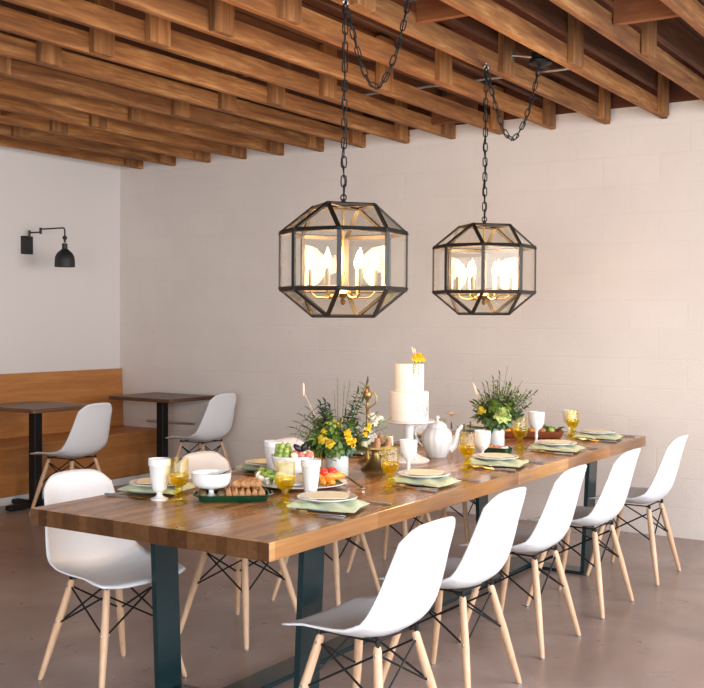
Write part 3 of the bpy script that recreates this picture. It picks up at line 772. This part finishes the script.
for i, (px, py, z) in enumerate(((.105, -.055, .062), (.130, -.04, .064), (.115, -.02, .06))):
    b = bm_(); lathe(b, [(.001, 0), (.013, .002), (.019, .012), (.017, .02), (.008, .028), (.001, .03)], 16); o = obj('strawberry_half', b, 'red'); o.location = pl + Rv * px + Fv * py + V((0, 0, z)); o.rotation_euler = (1.1, .3, i)
    tag(o, 'red strawberry on top of the orange melon slices', 'strawberry', 'strawberries')
for i in range(6):
    px, py = .085 + .030 * (i % 3), .025 + .04 * (i // 3)
    b = bm_(); lathe(b, [(.001, 0), (.024, 0), (.026, .006), (.024, .012), (.001, .012)], 18); o = obj('kiwi_slice', b, 'kiwi'); o.location = pl + Rv * px + Fv * py + V((0, 0, .034)); o.rotation_euler = (.9, .2 * i, i * .8)
    tag(o, 'green kiwi slice behind the strawberries on the platter', 'kiwi slice', 'kiwi slices')
for i in range(9):
    px, py = -.155 + .030 * (i % 4), -.07 + .06 * (i // 4)
    s0 = rr.uniform(0, 6)
    b = bm_(); grid(b, lambda u, v: V(((u - .5) * .085, (v - .5) * .06 * sin(pi * min(.97, u + .08)), .020 * abs(v - .5) * 2 + .007 * sin(v * 16 + s0 + u * 9) + .012 * sin(u * 3))), 10, 8)
    o = obj('lettuce_leaf', b, 'lettuce' if i % 3 else 'whitepetal', solid=.0012); o.location = pl + Rv * px + Fv * py + V((0, 0, .026 + .008 * (i % 2))); o.rotation_euler = (.3 * sin(s0), .35, s0)
    tag(o, 'curled lettuce leaf at the left of the fruit platter' if i % 3 else 'pale cream chicory leaf at the left of the fruit platter', 'leaf', 'salad leaves')
# silver servers
for i, (a, c_, lab) in enumerate((((-.622, 1.165), (-.355, 1.005), 0), ((-.580, 1.205), (-.310, 1.045), 1))):
    p, q = V(T(*a)), V(T(*c_)); d = (q - p)
    b = bm_(); tube(b, [p + V((0, 0, .046)), p.lerp(q, .25) + V((0, 0, .044)), p.lerp(q, .6) + V((0, 0, .030)), q + V((0, 0, .0075))], [.010, .0045, .005, .0075], 8, flat=.6)
    ico(b, p + V((0, 0, .044)), 1, (.015, .028, .009), 2, Matrix.Rotation(atan2(d.y, d.x) - pi / 2, 3, 'Z'))
    tag(obj('serving_server', b, 'silver'), 'long silver salad server leaning on the fruit platter rim, ' + ('left one' if i == 0 else 'right one'), 'serving spoon', 'salad servers')

# ------------------------------------------------------------------ jars and bouquets
def jar(loc, rad, h, label):
    t = thing('stoneware_jar', label, 'vase', loc)
    b = bm_(); lathe(b, [(.002, 0), (rad * .93, 0), (rad, .006), (rad, h * .74), (rad * .96, h * .81), (rad * .80, h * .86), (rad * .72, h * .89), (rad * .76, h * .92), (rad * .76, h - .002), (rad * .70, h), (rad * .62, h * .9), (rad * .85, h * .72), (rad * .85, .02), (.003, .014)], 36); obj('jar_body', b, 'crock', t)
def leafmesh(b, p, d, up, L, w, curl=.25):
    d = d.normalized(); s = d.cross(up); s = s.normalized() if s.length > 1e-4 else V((1, 0, 0)); nn = s.cross(d)
    prev = None
    for i, (f, k) in enumerate(((0, .12), (.25, .85), (.5, 1.), (.78, .65), (1., .05))):
        c = p + d * (L * f) - nn * (curl * L * f * f)
        row = [b.verts.new(c - s * (w * k / 2) + nn * (.12 * w * k)), b.verts.new(c), b.verts.new(c + s * (w * k / 2) + nn * (.12 * w * k))]
        if prev:
            for j in (0, 1): b.faces.new((prev[j], prev[j + 1], row[j + 1], row[j]))
        prev = row
def curve(p0, p1, bend, n_=8):
    p0, p1 = V(p0), V(p1); m = (p0 + p1) / 2 + V(bend)
    return [p0 * (1 - f) ** 2 + m * (2 * f * (1 - f)) + p1 * f * f for f in [i / n_ for i in range(n_ + 1)]]
rb = random.Random(21)
def sprig(p0, p1, bend, lab, group, mt='leaf', L=.04, w=.014, n_=14, start=.3, spread=.8, thin=.0016, name='foliage_sprig'):
    pts = curve(p0, p1, bend, 10)
    t = thing(name, lab, 'foliage', pts[0], 0, group); o = V(pts[0])
    b = bm_(); tube(b, [q - o for q in pts], [thin * 1.3] * 6 + [thin] * 5, 5); obj('stem', b, 'stem', t)
    b = bm_()
    for i in range(n_):
        f = start + (1 - start) * (i + .5) / n_; s = f * 10; k = min(9, int(s)); q = pts[k].lerp(pts[k + 1], s - k) - o; d = (pts[k + 1] - pts[k]).normalized()
        a = i * 2.4 + rb.uniform(-.4, .4); x = d.orthogonal().normalized(); y = d.cross(x); rad = x * cos(a) + y * sin(a)
        leafmesh(b, q, d * (1 - spread) + rad * spread + V((0, 0, .1)), d, L * rb.uniform(.75, 1.2) * (1 - .35 * f), w * rb.uniform(.8, 1.15), rb.uniform(.1, .4))
    leafmesh(b, pts[-1] - o, pts[-1] - pts[-2], V((.3, .5, .1)), L * .8, w * .8)
    obj('leaves', b, mt, t, recalc=False)
def flower(p0, p1, lab, group, mt, R=.022, petals=22, name='rose', flat=1., cen='mustard'):
    pts = curve(p0, p1, (rb.uniform(-.01, .01), rb.uniform(-.01, .01), 0), 6); o = V(pts[0])
    t = thing(name, lab, 'flower', o, 0, group)
    b = bm_(); tube(b, [q - o for q in pts], .0018, 5); obj('stem', b, 'stem', t)
    e = pts[-1] - o; ax = (pts[-1] - pts[-2]).normalized(); b = bm_(); x = ax.orthogonal().normalized(); y = ax.cross(x)
    for i in range(petals):
        f = (i + .5) / petals; a = i * 2.399; el = f * 1.7
        d = (x * cos(a) + y * sin(a)) * sin(el) + ax * cos(el) * flat
        leafmesh(b, e + d * R * .25, d, (x * cos(a) + y * sin(a)) * -cos(el) + ax * (sin(el) + .3), R * .95, R * .95, -.35 if f < .7 else .3)
    obj('petals', b, mt, t, recalc=False)
    b = bm_(); ico(b, e + ax * R * .25, R * .55, sub=2); obj('center', b, mt if cen is None else cen, t)

j1 = V(T(-.612, 1.304)); jar(j1, .051, .128, 'pale grey stoneware jar holding the nearer bouquet of yellow flowers')
def B(base, rx, fz, dz): return base + Rv * rx + Fv * fz + V((0, 0, dz))     # offsets: along the view, away, up
neck = lambda base, h, s: base + V((rb.uniform(-.012, .012), rb.uniform(-.012, .012), h * s))
g1 = 'foliage in the nearer bouquet'
A = 'in the nearer bouquet in the stoneware jar'
# (rx, fz, dz) of the tips
for rx, fz, dz, bend in ((.125, .02, .405, .02), (.085, .05, .36, .0), (.105, -.02, .33, .02)):
    sprig(neck(j1, .05, 1), B(j1, rx, fz, dz), Rv * -.015, 'tall dark green leafy stem leaning right ' + A, g1, 'leaf', .056, .024, 28, .35)
for rx, fz, dz in ((-.055, .0, .325), (-.035, .03, .30), (-.075, .03, .315)):
    sprig(neck(j1, .05, 1), B(j1, rx, fz, dz), V((0, 0, .02)), 'upright blue green eucalyptus stem ' + A, g1, 'leaf3', .040, .030, 24, .40)
for rx, fz, dz in ((-.165, .0, .235), (-.150, .05, .26), (-.175, -.04, .19), (-.12, .05, .285), (-.185, .02, .21)):
    sprig(neck(j1, .05, 1), B(j1, rx, fz, dz), V((0, 0, .05)), 'narrow leaved stem leaning left ' + A, g1, 'leaf', .050, .009, 20, .35)
for rx, fz, dz in ((.0, .05, .43), (.03, .02, .405), (-.015, .02, .37), (.055, .06, .42)):
    sprig(neck(j1, .05, 1), B(j1, rx, fz, dz), V((0, 0, .02)), 'fine pale airy grass stem ' + A, g1, 'leaf4', .020, .004, 26, .5, .6, .0010)
for rx, fz, dz in ((.175, .0, .24), (.20, .03, .21), (.16, -.03, .275), (.215, -.01, .25)):
    sprig(neck(j1, .05, 1), B(j1, rx, fz, dz), V((0, 0, .05)), 'mid green feathery stem leaning right ' + A, g1, 'leaf2', .040, .010, 24, .35)
for i in range(62):
    a = rb.uniform(0, 2 * pi); q = rb.uniform(.05, .145)
    sprig(neck(j1, .07, 1), B(j1, q * cos(a) - .01, q * sin(a) * .8 - .01, rb.uniform(.10, .235) + .11 * (1 - q / .145)), V((0, 0, .035)), 'short green leafy filler stem ' + A, g1, rb.choice(['leaf', 'leaf', 'leaf', 'leaf3', 'leaf2']), .052, .021, 17, .3, .85)
for rx, fz, dz in ((-.045, -.10, .10), (-.02, -.11, .09), (-.10, -.09, .10)):
    sprig(neck(j1, .08, 1), B(j1, rx, fz, dz), V((0, 0, .07)), 'drooping fresh green stem over the rim ' + A, g1, 'leaf2', .034, .010, 18, .3, .85)
b = bm_(); tube(b, curve(neck(j1, .06, 1), B(j1, -.145, .02, .36), Fv * .02, 8), .0013, 5)
ico(b, B(j1, -.152, .02, .385), 1, (.006, .006, .03), 2); tag(obj('grass_plume', b, 'blush'), 'tan grass plume standing up at the left of the nearer bouquet', 'foliage', g1)
gf = 'yellow flowers in the nearer bouquet'
for rx, fz, dz, R in ((.045, -.10, .205, .021), (.052, -.115, .185, .020), (.068, -.11, .155, .017), (.052, -.12, .165, .014), (.075, -.10, .172, .013), (.135, -.06, .215, .020), (.122, -.07, .195, .015), (.145, -.05, .235, .012)):
    flower(neck(j1, .07, 1), B(j1, rx, fz, dz), 'bright yellow flower on the right half of the nearer bouquet', gf, 'yellow', R * .8, 22, 'yellow_flower', cen='yellow')
for rx, fz, dz, R in ((-.062, -.10, .175, .024), (-.030, -.115, .160, .024), (-.055, -.085, .205, .018), (.005, -.08, .235, .016)):
    flower(neck(j1, .07, 1), B(j1, rx, fz, dz), 'mustard yellow flower on the left half of the nearer bouquet', gf, 'mustard', R * .85, 26, 'mustard_flower', cen='yellow')
for rx, fz, dz, R in ((.150, .0, .262, .021), (.185, .01, .250, .020), (.165, -.02, .238, .016)):
    flower(neck(j1, .07, 1), B(j1, rx, fz, dz), 'creamy white rose at the right edge of the nearer bouquet', 'white roses', 'whitepetal', R, 24, 'white_rose', cen='whitepetal')

j2 = V(T(-.460, 2.63)); jar(j2, .046, .140, 'grey stoneware jar holding the far bouquet of pale green flowers')
A = 'in the far bouquet at the table end'; g2 = 'foliage in the far bouquet'
for rx, fz, dz in ((.02, .03, .40), (-.01, .06, .37), (-.045, .02, .345), (.055, .03, .34)):
    sprig(neck(j2, .06, 1), B(j2, rx, fz, dz), V((0, 0, .02)), 'tall slim olive stem ' + A, g2, 'leaf2', .038, .017, 22, .4)
b_ = None
for rx, fz, dz in ((.06, .02, .435), (.085, .04, .375), (.14, .04, .36)):
    sprig(neck(j2, .06, 1), B(j2, rx, fz, dz), V((0, 0, .02)), 'bare airy twig with tiny leaves ' + A, g2, 'leaf4', .018, .008, 9, .55, .7, .001)
for rx, fz, dz in ((.15, .02, .27), (.175, .05, .235), (.135, -.03, .22), (.165, -.02, .30), (.205, .03, .30), (.12, .04, .19)):
    sprig(neck(j2, .06, 1), B(j2, rx, fz, dz), V((0, 0, .05)), 'olive leaved branch leaning right ' + A, g2, 'leaf', .045, .013, 18, .35)
for rx, fz, dz in ((-.085, .03, .30), (-.105, .0, .25), (-.07, -.03, .28), (-.10, .04, .22), (-.12, -.02, .17)):
    sprig(neck(j2, .06, 1), B(j2, rx, fz, dz), V((0, 0, .04)), 'green leafy branch leaning left ' + A, g2, 'leaf2', .042, .016, 18, .35)
for i in range(46):
    a = rb.uniform(0, 2 * pi); q = rb.uniform(.04, .13)
    sprig(neck(j2, .08, 1), B(j2, q * cos(a), q * sin(a) * .8, rb.uniform(.125, .25) + .09 * (1 - q / .13)), V((0, 0, .03)), 'short dark green filler stem ' + A, g2, rb.choice(['leaf', 'leaf', 'leaf2', 'leaf2']), .050, .022, 16, .3, .85)
for rx, fz, dz, R, mt, lab in ((.022, -.085, .185, .042, 'limepetal', 'large pale green hydrangea head at the front of the far bouquet'), (-.015, -.06, .235, .032, 'leaf2', 'lime green flower head at the top front of the far bouquet'), (-.085, -.05, .21, .024, 'mustard', 'yellow flower at the left edge of the far bouquet')):
    flower(neck(j2, .08, 1), B(j2, rx, fz, dz), lab, 'flowers in the far bouquet', mt, R, 46, 'flower_head', cen=None)
for rx, fz, dz in ((-.115, .02, .325), (-.105, .03, .305)):
    b = bm_(); p1 = B(j2, rx, fz, dz); tube(b, curve(neck(j2, .08, 1), p1, Fv * .01, 8), .0012, 5); ico(b, p1, 1, (.008, .008, .036), 2, Matrix.Rotation(-.35, 3, 'Y')); tag(obj('grass_plume', b, 'blush'), 'blush grass plume at the left of the far bouquet', 'foliage', 'grass plumes in the far bouquet')
for i in range(20):
    rx = -.075 + .012 * i + rb.uniform(-.02, .02)
    sprig(neck(j2, .06, 1), B(j2, rx, rb.uniform(-.04, .06), .335 - 1.7 * (rx - .02) ** 2 + rb.uniform(-.06, .02)), V((0, 0, .03)), 'airy olive green leafy stem ' + A, g2, ['leaf2', 'leaf4', 'leaf'][i % 3], .034, .013, 20, .4, .75)
# low lavender like sprigs and a dried umbel on the left rear
for i in range(6):
    p = V(T(-.72 + .012 * i, 2.50 + .035 * i)); e = p + Rv * (-.02 + .008 * i) + V((0, 0, .11 + .012 * (i % 3)))
    b = bm_(); tube(b, curve(p + V((0, 0, .002)), e, Rv * .01, 6), .0010, 5)
    for q in range(5): ico(b, e - V((0, 0, .007 * q)), .0042, sub=1)
    tag(obj('lavender_sprig', b, 'dark'), 'thin dark seed sprig standing between teapot and far bouquet', 'foliage', 'dark seed sprigs')
p = V(T(-.715, 2.60)); b = bm_(); tube(b, [p + V((0, 0, .002)), p + V((0, 0, .18))], .0014, 5)
for i in range(26):
    a = i * 2.4; q = .028 * sqrt(i / 26); tube(b, [p + V((0, 0, .165)), p + V((q * cos(a), q * sin(a), .188 - q * .3))], .0008, 4); ico(b, p + V((q * cos(a), q * sin(a), .190 - q * .3)), .0045, sub=1)
tag(obj('dried_umbel', b, 'blush'), 'tan dried flower umbel left of the far bouquet', 'foliage')

# ------------------------------------------------------------------ brass stand with pastries, brass candlestick
bs = V(T(-.585, 1.585))
t = thing('brass_cake_stand', 'aged brass pedestal stand with wide dish behind the stoneware jar', 'cake stand', bs)
b = bm_(); lathe(b, [(.002, 0), (.066, 0), (.068, .006), (.062, .012), (.048, .022), (.030, .045), (.020, .070), (.018, .085), (.024, .094), (.006, .096)], 36); obj('pedestal', b, 'brass', t)
b = bm_(); lathe(b, [(.004, .094), (.05, .096), (.100, .102), (.118, .108), (.118, .116), (.112, .114), (.05, .104), (.003, .103)], 40); obj('dish', b, 'brass', t)
for i in range(7):
    a = i * 2 * pi / 7; b = bm_(); tube(b, [(0, 0, .002), (0, 0, .045)], [.017, .013], 12); o = obj('pastry_cup', b, 'cream' if i % 2 else 'pastry'); o.location = bs + V((.072 * cos(a), .072 * sin(a), .1095))
    tag(o, 'small cream pastry cup on the brass stand' if i % 2 else 'small golden pastry cup on the brass stand', 'pastry', 'pastry cups on the brass stand')
cs = V(T(-.742, 1.765))
t = thing('brass_candlestick', 'tall brass candlestick with finial rising behind the nearer bouquet', 'candlestick', cs)
b = bm_(); lathe(b, [(.002, 0), (.045, 0), (.045, .008), (.02, .02), (.009, .05), (.009, .15), (.014, .16), (.008, .17), (.007, .26), (.012, .27), (.007, .28), (.007, .305), (.018, .320), (.022, .334), (.015, .352), (.007, .364), (.011, .370), (.004, .380), (.001, .388)], 24); obj('column', b, 'brass', t)
b = bm_(); tube(b, [Rv * .012 + V((0, 0, .27)), Rv * .040 + V((0, 0, .29)), Rv * .045 + V((0, 0, .32)), Rv * .030 + V((0, 0, .345)), Rv * .014 + V((0, 0, .338))], .0035, 6); obj('handle', b, 'brass', t)

# ------------------------------------------------------------------ cake
ck = V(T(-.597, 1.920))
t = thing('cake_stand', 'white ceramic pedestal cake stand under the tiered cake', 'cake stand', ck)
b = bm_(); lathe(b, [(.002, 0), (.100, 0), (.104, .006), (.098, .014), (.070, .026), (.045, .040), (.026, .060), (.022, .090), (.022, .165), (.030, .182), (.05, .190), (.006, .192)], 44); obj('pedestal', b, 'ceramic', t)
b = bm_(); lathe(b, [(.004, .190), (.110, .193), (.126, .198), (.129, .206), (.122, .206), (.004, .204)], 60); obj('plate', b, 'ceramic', t)
t = thing('tiered_cake', 'white two tier cake with line drawn moon and yellow flower topper', 'cake', ck + V((0, 0, .2055)))
wob = lambda a, z: 1 + .008 * sin(3 * a + z * 50) * (1 if z < 10 else 0)
b = bm_(); lathe(b, [(.002, 0), (.092, 0), (.095, .004), (.096, .07), (.095, .138), (.090, .143), (.002, .143)], 56, (0, 0, 0), wob); obj('lower_tier', b, 'icing', t)
b = bm_(); lathe(b, [(.002, .1425), (.070, .1425), (.0715, .147), (.072, .21), (.071, .273), (.067, .278), (.002, .278)], 56, (0, 0, 0), wob); obj('upper_tier', b, 'icing', t)
# line drawing on the lower tier (a plain crescent with a face in profile)
cam_a = atan2(-ck.y, -ck.x) + .80
def onc(u, z): a = cam_a + u / .096; r_ = .096 * (1 + .008 * sin(3 * a + z * 50)) + .0006; return V((r_ * cos(a), r_ * sin(a), z))
b = bm_(); tube(b, [onc(.036 * cos(q), .062 + .042 * sin(q)) for q in [2 * pi * i / 32 for i in range(33)]], .0012, 5)
tube(b, [onc(u, z) for u, z in ((-.002, .101), (.002, .090), (.004, .080), (-.004, .074), (.0, .069), (-.003, .064), (.003, .058), (.001, .050), (.008, .042), (.014, .028))], .0012, 5)
for q in range(5): tube(b, [onc(.010 + .003 * q, .082 - .006 * q), onc(.020 + .002 * q, .080 - .008 * q), onc(.028, .074 - .006 * q)], .0009, 4)
tube(b, [onc(-.012, .078), onc(-.006, .080), onc(-.002, .077)], .0010, 4); obj('moon_drawing', b, 'ink', t)
tp = ck + Rv * .016 + V((0, 0, .2055 + .278))
for i, (rx, fz, dz, R, mt) in enumerate(((.010, -.03, .022, .019, 'yellow'), (.030, -.02, .028, .022, 'yellow'), (.048, -.01, .018, .017, 'yellow'), (.035, .01, .030, .018, 'yellow'), (.020, .0, .032, .016, 'yellow'))):
    flower(tp + Rv * (rx * .7) + Fv * fz * .5 + V((0, 0, -.01)), tp + Rv * rx + Fv * fz + V((0, 0, dz)), 'golden yellow flower on top of the cake', 'flowers on the cake', mt, R, 24, 'cake_flower', cen='yellow')
for i, (rx, dz) in enumerate(((.0, .075), (.012, .068))):
    b = bm_(); p1 = tp + Rv * rx + V((0, 0, dz)); tube(b, [tp + Rv * .018 + V((0, 0, -.008)), p1], .0014, 5); ico(b, p1 - V((0, 0, .012)), 1, (.005, .005, .022), 2, Matrix.Rotation(-.3, 3, 'Y')); tag(obj('cake_plume', b, 'blush'), 'blush grass plume standing in the cake topper', 'foliage', 'plumes on the cake')
b = bm_(); q0 = tp + Rv * .012 + Fv * -.055
for i in range(9): leafmesh(b, q0 + Fv * (-.020) + V((0, 0, .006 - .006 * i)) + Rv * (.006 * (-1) ** i), Rv * (-1) ** i + V((0, 0, -.8)), -Fv, .015, .008)
tube(b, [tp + Rv * .014 + Fv * -.03 + V((0, 0, .008)), q0 + Fv * -.012 + V((0, 0, .008)), q0 + Fv * -.020 + V((0, 0, -.05))], .0012, 5)
tag(obj('trailing_sprig', b, 'leaf4', recalc=False), 'small pale green sprig trailing over the cake edge', 'foliage')

# ------------------------------------------------------------------ teapot
tpz = V(T(-.577, 2.175))
t = thing('teapot', 'white fluted ceramic teapot with domed lid beside the cake stand', 'teapot', tpz)
fl = lambda a, z: 1 + .035 * abs(sin(7 * a)) * (1 if .008 < z < .150 else 0)
b = bm_(); lathe(b, [(.002, 0), (.050, 0), (.052, .006), (.062, .030), (.074, .065), (.079, .095), (.072, .125), (.056, .146), (.046, .152), (.004, .150)], 84, (0, 0, 0), fl); obj('body', b, 'ceramic', t)
b = bm_(); lathe(b, [(.004, .150), (.050, .151), (.050, .156), (.040, .170), (.022, .181), (.007, .186), (.006, .192), (.012, .198), (.011, .207), (.002, .211)], 56, (0, 0, 0), lambda a, z: 1 + (.03 * abs(sin(7 * a)) if z < .18 else 0)); obj('lid', b, 'ceramic', t)
b = bm_(); tube(b, [Rv * .062 + V((0, 0, .040)), Rv * .085 + V((0, 0, .058)), Rv * .100 + V((0, 0, .095)), Rv * .108 + V((0, 0, .135)), Rv * .128 + V((0, 0, .162))], [.026, .021, .014, .011, .009], 14); obj('spout', b, 'ceramic', t)
b = bm_(); tube(b, [Rv * -.058 + V((0, 0, .135)), Rv * -.085 + V((0, 0, .158)), Rv * -.108 + V((0, 0, .148)), Rv * -.112 + V((0, 0, .115)), Rv * -.098 + V((0, 0, .080)), Rv * -.072 + V((0, 0, .052))], .0065, 10); obj('handle', b, 'ceramic', t)

# ------------------------------------------------------------------ green box tray and wooden fruit dish at the far end
gt = V(T(-.395, 2.50)); ga = radians(5)
b = bm_(); roundrect(b, .15, .10, [(.006, .0005), (.002, .004), (0, .030), (.004, .030), (.007, .008), (.010, .008)])
o = obj('green_dish', b, 'greenglass'); o.location = gt; o.rotation_euler = (0, 0, ga); tag(o, 'small dark green glass dish in front of the far stoneware jar', 'dish')
for i in range(6):
    b = bm_(); ico(b, (0, 0, .014), 1, (.018, .014, .014), 2); o = obj('sweet', b, ['orange', 'pinkfruit', 'whitepetal'][i % 3]); o.location = gt + V((-.045 + .045 * (i % 3), -.02 + .04 * (i // 3), .009)); o.rotation_euler = (0, 0, i)
    tag(o, ['orange', 'pink', 'white'][i % 3] + ' fruit piece in the small dark green dish', 'fruit', 'fruit pieces in the green dish')
wd = V(T(-.555, 3.30)); wa = radians(28)
b = bm_(); roundrect(b, .40, .21, [(.03, .0005), (.015, .010), (0, .042), (.006, .044), (.026, .016), (.032, .014)])
o = obj('wooden_dish', b, 'redwood'); o.location = wd; o.rotation_euler = (0, 0, wa); tag(o, 'red brown oblong wooden dish of fruit at the far end of the table', 'dish')
rw = Matrix.Rotation(wa, 3, 'Z')
for i in range(12):
    px, py = -.135 + .052 * (i % 6), -.035 + .06 * (i // 6)
    b = bm_(); ico(b, (0, 0, .022), 1, (.026, .022, .022), 2); mt = ['orange', 'mustard', 'kiwi', 'orange', 'pastry', 'grape'][i % 6]
    o = obj('fruit_piece', b, mt); o.location = on(wd, rw, px, py, .0145 + .004 * (i % 3)); o.rotation_euler = (0, 0, i)
    tag(o, {'orange': 'orange', 'mustard': 'yellow', 'kiwi': 'green', 'pastry': 'brown', 'grape': 'pale green'}[mt] + ' fruit piece heaped in the red brown wooden dish', 'fruit', 'fruit in the wooden dish')
for i in range(7):
    px, py = .07 + .022 * i, -.02 + .02 * (i % 3)
    b = bm_(); leafmesh(b, V((0, 0, 0)), V((cos(i), sin(i), .7)), V((0, .3, 1)), .07, .028); o = obj('garnish_leaf', b, 'lettuce' if i % 2 else 'leaf2', solid=.001); o.location = on(wd, rw, px * .8, py, .045)
    tag(o, 'green garnish leaf at the right of the wooden dish', 'leaf', 'garnish leaves')

# ------------------------------------------------------------------ light
def area(name, loc, rot, sx, sy, power, col, spread=180):
    l = bpy.data.lights.new(name, 'AREA'); l.shape = 'RECTANGLE'; l.size = sx; l.size_y = sy; l.energy = power; l.color = col; l.spread = radians(spread)
    o = bpy.data.objects.new(name, l); COL.objects.link(o); o.location = loc; o.rotation_euler = rot
for i, h in enumerate(WH):
    area('window_daylight', (RX + .22, (h[0] + h[1]) / 2, 1.5), (0, radians(78), 0), 2.3, h[1] - h[0], [200, 200][i], (.93, .96, 1.), 150)
for i, h in enumerate(FH):
    area('window_daylight', ((h[0] + h[1]) / 2, FY - .22, 1.5), (radians(78), 0, 0), h[1] - h[0], 2.3, [22, 190][i], (.95, .97, 1.), 150)
for (x, y, z) in ((-2.6, 3.905, 1.735), (-2.6, 5.315, 1.75)):
    l = bpy.data.lights.new('lantern_glow', 'POINT'); l.energy = 40; l.color = (1., .57, .27); l.shadow_soft_size = .11
    o = bpy.data.objects.new('lantern_glow', l); COL.objects.link(o); o.location = (x, y, z)
w = bpy.data.worlds.new('World'); S.world = w; w.use_nodes = True
bg = w.node_tree.nodes['Background']; bg.inputs[0].default_value = (.80, .88, 1., 1); bg.inputs[1].default_value = 1.0

# ------------------------------------------------------------------ camera
F_PX, PITCH, YAW, ROLL = 1073.0, .0233, .5716, .0057
cd = bpy.data.cameras.new('camera'); cam = bpy.data.objects.new('camera', cd); COL.objects.link(cam)
cd.sensor_fit = 'HORIZONTAL'; cd.sensor_width = 36.; cd.lens = F_PX * 36. / 704.; cd.clip_start = .05
cy, sy, cp, sp = cos(YAW), sin(YAW), cos(PITCH), sin(PITCH)
Fw = V((-sy * cp, cy * cp, -sp)); Rt = V((cy, sy, 0)); Up = Rt.cross(Fw)
R2 = Rt * cos(ROLL) + Up * sin(ROLL); U2 = Up * cos(ROLL) - Rt * sin(ROLL)
mt = Matrix((R2, U2, -Fw)).transposed().to_4x4(); mt.translation = (0, 0, 1.4867); cam.matrix_world = mt
S.camera = cam

S.view_settings.view_transform = 'Standard'; S.view_settings.look = 'None'; S.view_settings.gamma = 1.; S.view_settings.use_curve_mapping = False
S.view_settings.exposure = .10
cy_ = S.cycles
cy_.max_bounces = 8; cy_.diffuse_bounces = 4; cy_.glossy_bounces = 4; cy_.transparent_max_bounces = 24; cy_.transmission_bounces = 6
cy_.caustics_reflective = False; cy_.caustics_refractive = False; cy_.sample_clamp_indirect = 6.
cy_.use_denoising = True
